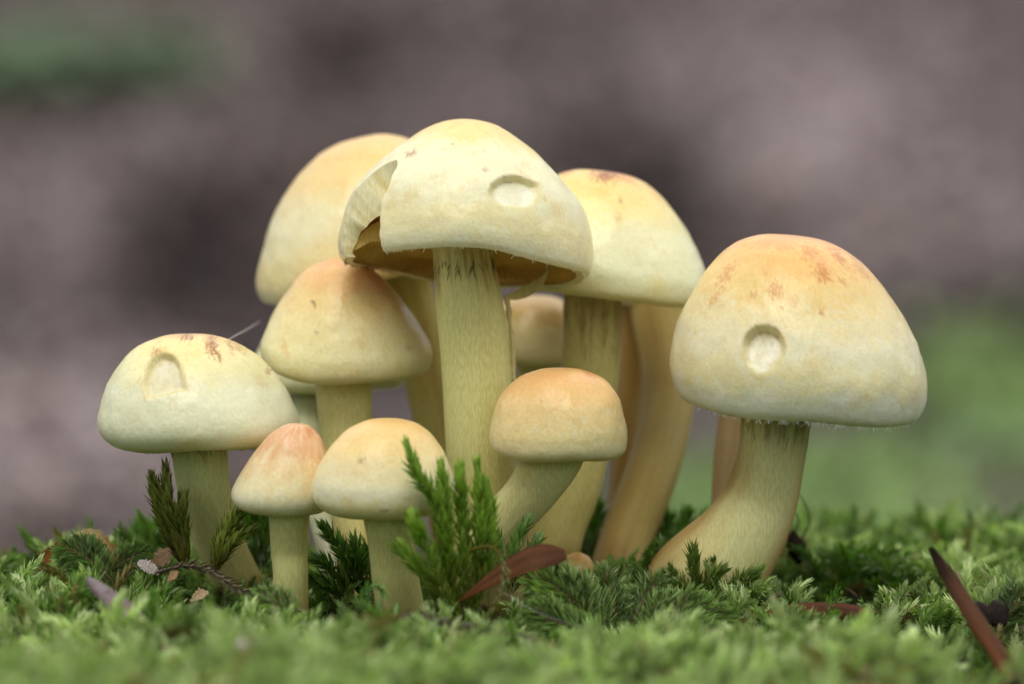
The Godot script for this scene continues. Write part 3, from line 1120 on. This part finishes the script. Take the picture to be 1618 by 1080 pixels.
	# --- small one in front, right of it
	m = mushroom("small front mushroom with a creamy domed cap partly behind moss tips", at(634, 968, 14))
	make_stem(m, path_of([[608, 770, 18], [614, 815, 18], [618, 860, 17], [624, 910, 16], [634, 970, 14]]), radii_of([41, 40, 36, 37, 38], 17), {"seed": 39.0, "lowk": 0.5, "color": sr(218, 216, 148)})
	make_cap(m, {"c": [604, 763], "h": 102.0, "z": 18.0, "roll": 0.0, "tilt": 3.0, "lean": 8.0, "seed": 83.0,
		"prof": [[0, 0], [34, 3], [65, 19], [90, 48], [106, 79], [113, 104], [108, 130], [90, 146], [68, 151]],
		"stops": [[0.0, sr(240, 190, 116)], [0.25, sr(244, 212, 146)], [0.48, sr(244, 228, 184)], [0.72, sr(246, 242, 220)], [0.9, sr(236, 226, 170)], [1.0, sr(228, 212, 148)]],
		"scars": [[-30, 44, 6, 5, 0.4, 0.6, sr(150, 110, 82)], [5, -33, 5, 4, 0.2, 0.6, sr(140, 116, 80)], [-70, 78, 10, 4, 0.7, 0.3]],
		"rust": 0.5, "rough": 0.8})

	# --- small one right of the central stem
	m = mushroom("small orange-tan mushroom on a thick slanting stem right of centre", at(752, 880, 5))
	make_stem(m, path_of([[890, 668, 8], [874, 722, 8], [838, 778, 7], [800, 820, 6], [752, 880, 5]]), radii_of([50, 46, 40, 38, 38], 7), {"seed": 45.0, "color": sr(218, 214, 158), "lowk": 0.7})
	make_cap(m, {"c": [883, 679], "h": 98.0, "z": 8.0, "roll": -1.0, "tilt": 1.0, "lean": 2.0, "seed": 97.0,
		"prof": [[0, 0], [36, 3], [70, 18], [95, 48], [106, 82], [109, 108], [105, 128], [92, 139], [68, 143]],
		"stops": [[0.0, sr(230, 168, 98)], [0.22, sr(236, 184, 114)], [0.45, sr(240, 208, 146)], [0.7, sr(238, 218, 160)], [0.88, sr(240, 228, 186)], [1.0, sr(226, 208, 152)]],
		"scars": [[48, 90, 14, 4, -0.4, 0.5, sr(190, 110, 56)], [-28, 52, 3, 2, 0.0, 0.6, sr(130, 90, 50)], [-12, 38, 14, 3, 0.6, 0.25, sr(200, 140, 70)], [92, 24, 4, 22, 0.0, 0.25, sr(214, 180, 110)]],
		"rust": 0.8, "waves": [[3, 2.0, 0.3, 0.01]]})

	# --- tall one behind on the right
	m = mushroom("tall mushroom with a dark brown blotch on its yellow crown, behind right", at(866, 880, -10))
	st = make_stem(m, path_of([[938, 430, -16], [936, 475, -16], [934, 560, -15], [925, 660, -14], [908, 760, -12], [882, 830, -11], [866, 885, -10]]), radii_of([46, 46, 45, 43, 42, 42, 44], -14), {"ring": 0.2, "ringk": 0.5, "seed": 51.0, "color": sr(220, 210, 140), "stain": 0.06, "rows": 90})
	stem_fibres(m, st, 0.14, 0.28, 16, sr(120, 92, 44), 0.00004)
	cp = make_cap(m, {"c": [963, 432], "h": 160.0, "z": -16.0, "roll": -7.0, "tilt": -3.0, "lean": -30.0, "seed": 113.0, "stem_r": 46.0,
		"prof": [[0, 0], [45, 4], [85, 24], [118, 60], [142, 104], [157, 140], [162, 164], [156, 190], [140, 200]],
		"stops": [[0.0, sr(222, 150, 78)], [0.1, sr(244, 206, 122)], [0.3, sr(246, 232, 164)], [0.5, sr(240, 242, 210)], [0.8, sr(234, 240, 214)], [1.0, sr(232, 230, 178)]],
		"scars": [[-8, 156, 22, 10, -0.1, 0.85, sr(150, 74, 40)], [16, 120, 4, 4, 0.0, 0.55], [12, 93, 6, 7, 0.3, 0.6, sr(214, 150, 70)], [62, 142, 14, 5, -0.7, 0.4], [82, 116, 8, 14, 0.6, 0.3, sr(220, 170, 90)]],
		"rust": 0.25, "white": 0.7, "hollow": 30.0, "under": sr(150, 112, 54)})
	rim_fringe(m, cp, "veil_fringe", 0.25, 0.75, 90, 7.0, 0.5, sr(216, 204, 160), 0.4, 0.7)

	# --- the big one on the right
	m = mushroom("largest domed mushroom at right with an oval hole low in its cap", at(1112, 918, -1))
	st = make_stem(m, path_of([[1232, 600, 1], [1226, 660, 1], [1219, 720, 1], [1200, 790, 0], [1168, 850, 0], [1112, 918, -1]]), radii_of([56, 56, 53, 59, 69, 84], 0), {"ring": 0.2, "seed": 63.0, "color": sr(232, 228, 172), "low": sr(206, 178, 100), "rows": 90, "wide": 90, "flank": 0.7})
	stem_fibres(m, st, 0.1, 0.26, 14, sr(160, 128, 80), 0.00004)
	cp = make_cap(m, {"c": [1264, 614], "h": 240.0, "z": 2.0, "roll": -5.0, "tilt": 1.0, "lean": -36.0, "seed": 131.0, "stem_r": 56.0, "wide": 240, "rows": 120, "rim_at": 0.93,
		"prof": [[0, 0], [50, 3], [96, 22], [136, 60], [166, 104], [190, 152], [203, 200], [203, 234], [193, 262], [180, 276], [162, 280]],
		"stops": [[0.0, sr(232, 160, 90)], [0.1, sr(240, 186, 108)], [0.26, sr(242, 208, 134)], [0.42, sr(244, 228, 180)], [0.58, sr(244, 240, 214)], [0.76, sr(240, 231, 186)], [0.84, sr(240, 240, 220)], [0.89, sr(248, 252, 248)], [1.0, sr(246, 248, 240)]],
		"waves": [[2, 3.0, 0.3, 0.008], [5, 2.0, 1.3, 0.003], [1, 3.0, 2.6, 0.0]],
		"holes": [{"x": -66.0, "y": 73.0, "a": 34.0, "b": 40.0, "rot": -0.3, "depth": 15.0, "speck": 0.25}],
		"scars": [[28, 190, 12, 17, 0.3, 0.65, sr(196, 110, 54)], [56, 212, 20, 7, -0.8, 0.6, sr(190, 96, 50)], [8, 220, 12, 10, 0.0, 0.5, sr(196, 104, 56)], [-46, 165, 13, 12, -0.2, 0.65, sr(206, 124, 62)], [-80, 156, 9, 6, 0.2, 0.45, sr(212, 140, 74)], [-18, 146, 8, 12, 0.2, 0.35, sr(214, 140, 80)], [24, 132, 5, 6, 0.0, 0.75, sr(206, 140, 66)], [-37, 138, 4, 3, 0.0, 0.6, sr(206, 140, 66)], [-138, 150, 16, 5, 0.9, 0.5, sr(206, 130, 70)], [-120, 186, 24, 7, 0.9, 0.45, sr(206, 120, 66)], [92, 190, 22, 6, -0.8, 0.4, sr(200, 118, 60)], [60, 176, 12, 5, -0.7, 0.35]],
		"rust": 0.45, "white": 0.9})
	rim_fringe(m, cp, "veil_fringe", 0.2, 0.8, 700, 9.0, 0.28, sr(250, 250, 244), -0.02, 0.9)

	# --- brownish bent stem behind it; its own cap hides behind the two caps in front
	m = mushroom("blurred mushroom with a brown curved stem between the two right caps", at(972, 905, -14))
	make_stem(m, path_of([[1042, 440, -34], [1046, 500, -33], [1056, 570, -31], [1056, 640, -28], [1040, 715, -24], [1016, 785, -20], [990, 850, -17], [972, 910, -14]]), radii_of([52, 48, 44, 41, 41, 41, 41, 42], -26), {"seed": 77.0, "color": sr(178, 158, 92), "low": sr(172, 146, 82), "stain": 0.3})
	make_cap(m, {"c": [1046, 468], "h": 84.0, "z": -35.0, "seed": 141.0, "wide": 90, "rows": 50,
		"prof": [[0, 0], [24, 3], [46, 16], [62, 42], [70, 70], [70, 88], [60, 96]],
		"stops": [[0.0, tan_], [0.4, gold], [1.0, cream]]})

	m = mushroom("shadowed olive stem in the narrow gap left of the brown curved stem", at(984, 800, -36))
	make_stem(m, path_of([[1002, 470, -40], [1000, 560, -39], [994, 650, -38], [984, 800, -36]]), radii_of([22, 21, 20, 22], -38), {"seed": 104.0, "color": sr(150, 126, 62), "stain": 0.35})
	make_cap(m, {"c": [986, 452], "h": 60.0, "z": -40.0, "seed": 146.0, "wide": 70, "rows": 40,
		"prof": [[0, 0], [22, 3], [42, 16], [56, 40], [60, 60], [50, 72]],
		"stops": [[0.0, tan_], [0.4, gold], [1.0, cream]], "stem_r": 22.0})

	# --- small one deep in the gap
	m = mushroom("blurred small mushroom with a brown crown in the gap behind the centre", at(852, 800, -26))
	make_stem(m, path_of([[850, 560, -30], [851, 620, -29], [852, 720, -27], [852, 800, -26]]), radii_of([34, 34, 34, 34], -28), {"seed": 81.0})
	make_cap(m, {"c": [846, 566], "h": 100.0, "z": -30.0, "seed": 151.0, "wide": 90, "rows": 50,
		"prof": [[0, 0], [32, 3], [60, 20], [78, 50], [86, 80], [82, 100], [64, 108]],
		"stops": [[0.0, sr(176, 138, 80)], [0.25, sr(204, 170, 104)], [0.45, sr(240, 224, 172)], [1.0, sr(244, 232, 192)]]})

	# --- behind on the left, pale
	m = mushroom("pale blurred mushroom mostly hidden behind the mid-height rounded cap", at(534, 868, -8))
	make_stem(m, path_of([[498, 560, -28], [494, 610, -27], [490, 680, -24], [500, 760, -16], [520, 815, -10], [536, 870, -8]]), radii_of([34, 32, 31, 30, 31, 34], -20), {"seed": 88.0, "color": sr(226, 230, 190), "low": sr(250, 246, 232), "lowk": 1.0})
	make_cap(m, {"c": [519, 586], "h": 118.0, "z": -28.0, "roll": 2.0, "tilt": -2.0, "seed": 163.0, "wide": 110, "rows": 60,
		"prof": [[0, 0], [34, 4], [70, 26], [98, 60], [116, 92], [126, 122], [122, 140], [106, 148]],
		"stops": [[0.0, gold], [0.3, cream], [1.0, sr(232, 232, 190)]], "under": sr(130, 122, 66)})

	# --- behind the big right stem
	m = mushroom("slim tan stem standing close behind the largest mushroom's stem", at(1148, 850, -14))
	make_stem(m, path_of([[1160, 600, -17], [1158, 660, -17], [1152, 740, -16], [1148, 850, -14]]), radii_of([24, 24, 25, 26], -16), {"seed": 95.0, "color": sr(172, 152, 116), "stain": 0.25})
	make_cap(m, {"c": [1170, 590], "h": 40.0, "z": -18.0, "seed": 171.0, "wide": 70, "rows": 40,
		"prof": [[0, 0], [18, 3], [34, 16], [44, 34], [46, 46], [38, 54]],
		"stops": [[0.0, tan_], [0.5, cream], [1.0, pale]], "stem_r": 24.0})

	# --- button just coming through the moss
	m = mushroom("tiny orange button mushroom half buried in moss at centre right", at(916, 945, -2))
	make_stem(m, path_of([[915, 890, -3], [916, 920, -2], [916, 950, -2]]), radii_of([15, 16, 16], -2), {"seed": 99.0, "rows": 20, "wide": 40})
	make_cap(m, {"c": [912, 898], "h": 26.0, "z": -3.0, "roll": -24.0, "seed": 181.0, "wide": 90, "rows": 50,
		"prof": [[0, 0], [12, 2], [22, 11], [28, 24], [27, 36], [20, 42]],
		"stops": [[0.0, sr(232, 168, 84)], [0.5, sr(238, 190, 104)], [1.0, sr(240, 206, 140)]], "stem_r": 15.0, "hollow": 4.0})


func mosses() -> void:
	var bright := Color(0.24, 0.42, 0.06)
	var deep := Color(0.15, 0.28, 0.05)
	var olive := Color(0.22, 0.23, 0.045)
	var grey := Color(0.24, 0.34, 0.16)
	sprig("tall bright moss clump in front of the central stem", [
		[[722, 975, 23], [705, 890, 24], [690, 800, 25], [664, 755, 26], [645, 708, 26]],
		[[728, 975, 23], [716, 900, 24], [706, 830, 25], [700, 780, 25], [697, 738, 25]],
		[[735, 975, 22], [735, 900, 23], [732, 830, 23], [728, 780, 24], [727, 742, 24]],
		[[742, 975, 22], [752, 900, 22], [757, 840, 23], [758, 790, 23], [754, 734, 23]],
		[[745, 975, 22], [766, 910, 22], [775, 860, 22], [774, 810, 22], [768, 766, 22]],
		[[725, 975, 24], [698, 920, 25], [676, 870, 26], [662, 840, 27], [655, 822, 27]],
		[[720, 975, 23], [690, 930, 23], [664, 900, 23], [648, 880, 23], [634, 866, 23]]], 0.0021, Color(0.34, 0.52, 0.08), "moss_sprig", 0.00009, 0.46)
	sprig("dark moss shoots in the shadow right of the tall moss clump", [
		[[800, 935, 14], [808, 890, 13], [818, 850, 12], [834, 822, 11]],
		[[810, 935, 13], [822, 900, 12], [838, 870, 11], [852, 850, 10]],
		[[795, 935, 14], [795, 900, 13], [790, 870, 12], [786, 846, 12]]], 0.0016, deep)
	sprig("olive moss shoot curling down over the red-brown bud scale", [
		[[742, 870, 25], [772, 862, 27], [792, 880, 28], [797, 920, 28], [782, 956, 28], [762, 985, 27]]], 0.0009, olive, "moss_sprig", 0.0001, 0.5)
	sprig("upright brownish moss shoot left of the leftmost stem", [
		[[292, 890, 6], [280, 850, 6], [266, 800, 7], [262, 740, 7]],
		[[288, 890, 5], [270, 850, 5], [252, 800, 6], [243, 758, 6]],
		[[296, 890, 6], [292, 860, 6], [288, 820, 7], [290, 790, 7]]], 0.0021, Color(0.24, 0.27, 0.06), "moss_sprig", 0.00006, 0.34)
	sprig("leaning olive moss shoot crossing the leftmost stem", [
		[[336, 905, 9], [346, 870, 9], [362, 835, 9], [382, 800, 9]],
		[[338, 905, 9], [352, 876, 9], [372, 850, 9], [394, 836, 9]]], 0.0021, Color(0.30, 0.36, 0.07), "moss_sprig", 0.00006, 0.42)
	sprig("round dark green moss tuft behind the left debris", [
		[[222, 885, -14], [212, 862, -15], [200, 848, -15]], [[228, 885, -14], [226, 858, -15], [222, 834, -15]],
		[[234, 885, -14], [240, 858, -15], [246, 828, -15]], [[238, 885, -14], [250, 862, -14], [262, 846, -14]], [[230, 885, -13], [232, 862, -13], [236, 842, -13]]], 0.0021, Color(0.18, 0.35, 0.06))
	sprig("dark green moss shoots between the two small front stems", [
		[[570, 940, 4], [556, 900, 5], [536, 865, 5], [512, 832, 6]], [[580, 940, 4], [572, 905, 4], [566, 880, 5], [560, 856, 5]],
		[[560, 945, 6], [540, 915, 6], [522, 895, 7], [505, 885, 7]], [[575, 945, 5], [590, 905, 3], [585, 880, 3], [588, 860, 3]], [[552, 948, 6], [530, 930, 7], [508, 920, 7], [488, 915, 8]]], 0.0021, Color(0.15, 0.28, 0.05))
	sprig("dark moss shoots between the leftmost stem and the rosy mushroom", [
		[[408, 900, -8], [404, 870, -9], [398, 840, -9], [392, 812, -9]], [[418, 900, -8], [420, 865, -9], [418, 835, -9], [414, 812, -9]], [[402, 900, -7], [392, 876, -7], [384, 858, -7]]], 0.0021, Color(0.17, 0.33, 0.06))
	sprig("pointed dark moss spike at the foot of the largest stem", [
		[[1100, 950, 6], [1099, 920, 6], [1096, 895, 6], [1095, 866, 6]], [[1110, 955, 6], [1114, 930, 6], [1124, 912, 6], [1140, 900, 6]], [[1150, 955, 5], [1160, 930, 5], [1172, 915, 5], [1190, 908, 5]], [[1092, 955, 6], [1084, 935, 6], [1076, 922, 6]]], 0.0018, Color(0.18, 0.26, 0.05))
	sprig("small curled moss shoot beside the creamy front stem", [
		[[592, 990, 22], [578, 972, 23], [572, 950, 23], [580, 930, 24], [598, 926, 24], [606, 940, 24]]], 0.0011, Color(0.2, 0.4, 0.09), "moss_sprig", 0.0001, 0.5)
	sprig("tiny silvery moss tip below the creamy front mushroom", [
		[[560, 1010, 30], [550, 985, 30], [540, 958, 30]], [[545, 1010, 30], [530, 995, 30], [515, 985, 30]]], 0.001, grey, "moss_sprig", 0.00012)
	sprig("pale moss shoots beside the pointed brown twig", [
		[[1450, 1055, 32], [1475, 1030, 32], [1500, 1005, 32], [1526, 985, 32]], [[1452, 1055, 32], [1450, 1030, 32], [1446, 1010, 32], [1438, 988, 32]], [[1490, 1055, 32], [1515, 1035, 32], [1535, 1020, 32], [1550, 1012, 32]], [[1440, 1055, 32], [1420, 1035, 32], [1400, 1028, 32], [1384, 1026, 32]]], 0.0013, Color(0.3, 0.42, 0.14))
	sprig("thin lone moss stalk in the hollow left of the pointed twig", [[[1358, 1030, 20], [1357, 1012, 20], [1353, 1000, 20]]], 0.0005, Color(0.3, 0.4, 0.15), "moss_sprig", 0.0003)
	sprig("green moss tips behind the brown curved stem", [
		[[1040, 890, -20], [1046, 850, -22], [1056, 820, -22]], [[1066, 890, -20], [1072, 850, -22], [1084, 815, -22]], [[1084, 880, -20], [1096, 845, -22], [1112, 822, -22]], [[930, 880, -18], [940, 840, -20], [944, 800, -20]], [[920, 890, -18], [924, 860, -20], [934, 832, -20]]], 0.0022, Color(0.17, 0.36, 0.05))
	var tip := Color(0.62, 0.76, 0.40)
	var tone := Color(0.34, 0.50, 0.12)
	frond("silver-tipped moss frond pointing up left below the button mushroom", [[972, 1030, 16], [938, 985, 17], [900, 945, 18], [850, 908, 18]], 0.0036, 9, 0.0018, tone, tip)
	frond("moss frond reaching left along the ground, lowest of the centre group", [[980, 1040, 18], [930, 1012, 20], [885, 985, 21], [838, 960, 21]], 0.0028, 8, 0.0015, tone, tip)
	frond("short grey-green frond standing upright in the centre group", [[985, 1035, 14], [978, 990, 14], [968, 945, 14], [952, 896, 14]], 0.0017, 6, 0.0013, tone, Color(0.56, 0.68, 0.42))
	frond("grey-green frond leaning right beside the upright one", [[990, 1035, 14], [1000, 985, 14], [1018, 945, 13], [1042, 912, 13]], 0.0020, 6, 0.0014, tone, Color(0.56, 0.68, 0.42))
	frond("broad moss frond arching right from the centre group", [[995, 1040, 17], [1040, 992, 17], [1090, 972, 17], [1150, 985, 17]], 0.0034, 9, 0.0016, tone, tip)
	frond("lower moss frond drooping right from the centre group", [[1000, 1045, 20], [1050, 1015, 21], [1110, 1015, 21], [1175, 1050, 21]], 0.0032, 9, 0.0016, tone, tip)
	frond("moss frond lying in front of the brown needle", [[1180, 1050, 12], [1215, 1012, 22], [1255, 990, 22], [1310, 1002, 22]], 0.0030, 7, 0.0015, tone, tip)
	frond("light green frond at the left edge of the mound by the dry leaf bits", [[180, 920, 4], [160, 900, 4], [135, 880, 4], [100, 862, 4]], 0.0026, 7, 0.0015, Color(0.2, 0.36, 0.08), Color(0.46, 0.6, 0.3))
	frond("small green frond between the dry flakes at left", [[170, 905, 2], [192, 890, 2], [210, 880, 2], [226, 874, 2]], 0.0018, 5, 0.0012, Color(0.2, 0.36, 0.08), Color(0.44, 0.56, 0.28))
	frond("frond of moss below the rosy mushroom's foot", [[470, 985, 22], [450, 965, 22], [425, 955, 22], [395, 962, 22]], 0.0024, 6, 0.0014, tone, tip)
	frond("frond at far right edge beside the dark scrap", [[1560, 1010, 14], [1582, 985, 14], [1600, 960, 14], [1616, 930, 14]], 0.0024, 6, 0.0014, Color(0.24, 0.36, 0.1), Color(0.42, 0.52, 0.32))
	# dead runners: dry brown moss stems with scale leaves pressed close
	sprig("dry grey-brown moss runner at the foot of the leftmost stem", [
		[[245, 905, 10], [290, 893, 11], [330, 900, 12], [375, 928, 14], [425, 945, 16], [480, 968, 18]]], 0.0011, Color(0.26, 0.21, 0.17), "moss_runner", 0.00009, 0.55)
	sprig("long dry grey-brown moss runner across the front below centre", [
		[[590, 985, 30], [650, 972, 31], [720, 986, 32], [800, 1000, 33], [870, 1022, 34], [950, 1060, 34]]], 0.0012, Color(0.24, 0.20, 0.16), "moss_runner", 0.00009, 0.55)


func debris() -> void:
	strip("bud_scale", "glossy red-brown bud scale leaning in front of the central moss", "bud scale", [[726, 950, 24], [762, 925, 25], [806, 898, 25], [850, 880, 25], [893, 876, 24]], [4, 12, 22, 32, 39, 38, 18], 0.00016, sr(126, 80, 50), sr(80, 48, 28), mats.scale, Vector3(0.1, 0.5, 0.85), 0.12)
	strip("spruce_needle", "red-brown flat needle lying in the moss below the largest mushroom", "needle", [[1196, 978, 15], [1250, 966, 15], [1320, 965, 14], [1386, 970, 14]], [4, 24, 28, 28, 24, 4], 0.0004, sr(116, 70, 46), sr(84, 50, 36), mats.scale, Vector3(0.0, 0.5, 0.85), 0.0)
	var tw := strip("pointed_twig", "sharp red-brown twig rising from the moss at far right", "twig", [[1604, 1084, 44], [1575, 1030, 38], [1545, 985, 33], [1510, 930, 28], [1485, 890, 27], [1470, 864, 27]], [28, 29, 29, 28, 26, 22, 13, 3], 0.0007, sr(130, 80, 50), sr(72, 58, 52), mats.bark, Vector3(0.2, 0.3, 0.9), 0.0)
	tw.get_child(0).name = "shaft"
	strip("splinter", "lilac-grey wood splinter poking out of the moss at lower left", "splinter", [[140, 918, 28], [168, 940, 29], [200, 968, 30], [236, 1000, 31]], [10, 24, 31, 33, 26], 0.0007, sr(190, 176, 194), sr(168, 148, 158), mats.bark, Vector3(0.2, 0.6, 0.8), 0.0)
	strip("bark_scrap", "ragged dark bark scrap behind the sharp twig", "bark", [[1532, 975, 16], [1552, 972, 16], [1572, 970, 16], [1590, 962, 16]], [16, 44, 30, 46, 20], 0.0006, sr(52, 44, 44), sr(70, 62, 62), mats.bark, Vector3(0, 0.2, 1.0), 0.1)
	strip("leaf_fragment", "upright pointed brown leaf fragment at the left edge of the mound", "leaf fragment", [[66, 885, -4], [76, 876, -4], [84, 866, -4], [90, 856, -4]], [22, 20, 12, 2], 0.00012, sr(156, 106, 60), sr(140, 90, 48), mats.scale, Vector3(0.3, 0.2, 0.9), 0.3)
	strip("leaf_fragment", "yellowish curled leaf fragment arching above the left moss", "leaf fragment", [[178, 892, -2], [180, 872, -2], [164, 852, -2], [142, 840, -2], [112, 846, -2]], [9, 13, 14, 10, 3], 0.00012, sr(160, 122, 70), sr(206, 188, 136), mats.scale, Vector3(0.2, 0.5, 0.8), 0.3)
	strip("leaf_fragment", "whitish grey flake lying beside the leftmost stem's foot", "leaf fragment", [[218, 888, 6], [234, 896, 6], [252, 906, 6]], [8, 22, 8], 0.00015, sr(210, 202, 204), sr(196, 190, 188), mats.scale, Vector3(0, 0.7, 0.7), 0.2)
	strip("leaf_fragment", "pale tan flake leaning on the brownish moss shoot at left", "leaf fragment", [[236, 896, 1], [256, 882, 1], [276, 868, 1]], [10, 30, 6], 0.00015, sr(196, 160, 128), sr(206, 176, 150), mats.scale, Vector3(0, 0.4, 0.9), 0.2)
	strip("leaf_fragment", "small peach-coloured flake below the leftmost stem", "leaf fragment", [[266, 918, 12], [274, 910, 12], [282, 902, 12]], [3, 14, 4], 0.00012, sr(180, 146, 116), sr(170, 136, 106), mats.scale)
	strip("leaf_fragment", "beige flake in the dark hollow under the leftmost stem", "leaf fragment", [[302, 950, 14], [316, 940, 14], [330, 936, 14]], [4, 18, 5], 0.00012, sr(184, 160, 126), sr(190, 170, 140), mats.scale)
	strip("leaf_fragment", "soft white flake far in front at lower left", "leaf fragment", [[374, 1022, 72], [396, 1018, 72], [420, 1020, 72]], [12, 28, 14], 0.0007, sr(236, 230, 236), sr(230, 226, 230), mats.scale, Vector3(0, 0.4, 0.9), 0.1)
	# dark seed with curled threads hanging by the big stem
	var foot := at(1244, 900, -18)
	var t := thing("seed_husk", "dark seed husk with curling threads right of the largest stem", "seed husk", foot)
	var s := Shape.new()
	var v := PackedVector3Array()
	var cols := PackedColorArray()
	var a := at(1252, 836, -18) - foot
	var b := at(1262, 897, -18) - foot
	for r in 24:
		var u := r / 23.0
		var w := sin(PI * pow(u, 0.85)) * 0.00105 + 0.00002
		for k in 20:
			var g := TAU * k / 19.0 + PI
			v.push_back(a.lerp(b, u) + Vector3(sin(g), 0, cos(g)) * w * (0.85 + 0.5 * n_b.get_noise_3d(u * 30.0, sin(g) * 14.0, cos(g) * 14.0)))
			cols.push_back(sr(58, 38, 30).lerp(sr(30, 22, 22), u))
	s.grid(v, cols, 24, 20)
	obj("husk", s, mats.bark, t)
	for l in [[[1250, 858], [1266, 850], [1278, 826], [1274, 800], [1262, 780]], [[1252, 852], [1258, 838], [1262, 822], [1256, 808]], [[1256, 880], [1270, 882], [1282, 900], [1284, 930]], [[1248, 892], [1246, 904], [1246, 918], [1250, 930]]]:
		var q := Shape.new()
		var pts := []
		for p in l:
			pts.append(at(p[0], p[1], -18) - foot)
		var pp := PackedVector3Array()
		var rr := PackedFloat32Array()
		var cc := PackedColorArray()
		for k in 16:
			pp.push_back(curve_at(pts, k / 15.0))
			rr.push_back(lerpf(0.00014, 0.00007, k / 15.0))
			cc.push_back(sr(84, 74, 58))
		q.tube(pp, rr, cc, 6)
		obj("thread", q, mats.fibre, t)
	thread("fine white cobweb thread from the leftmost cap to the pale cap behind", [[350, 543, 3], [372, 530, -6], [394, 518, -14], [410, 508, -22]], 0.000028, sr(250, 248, 252))
	thread("fine cobweb thread stretched over the centre moss fronds", [[786, 930, 28], [840, 962, 30], [900, 985, 31], [936, 988, 31]], 0.000012, sr(200, 200, 205))
	thread("fine cobweb thread over the moss frond before the brown needle", [[1205, 1010, 26], [1250, 1020, 26], [1310, 1024, 26]], 0.000012, sr(200, 200, 205))
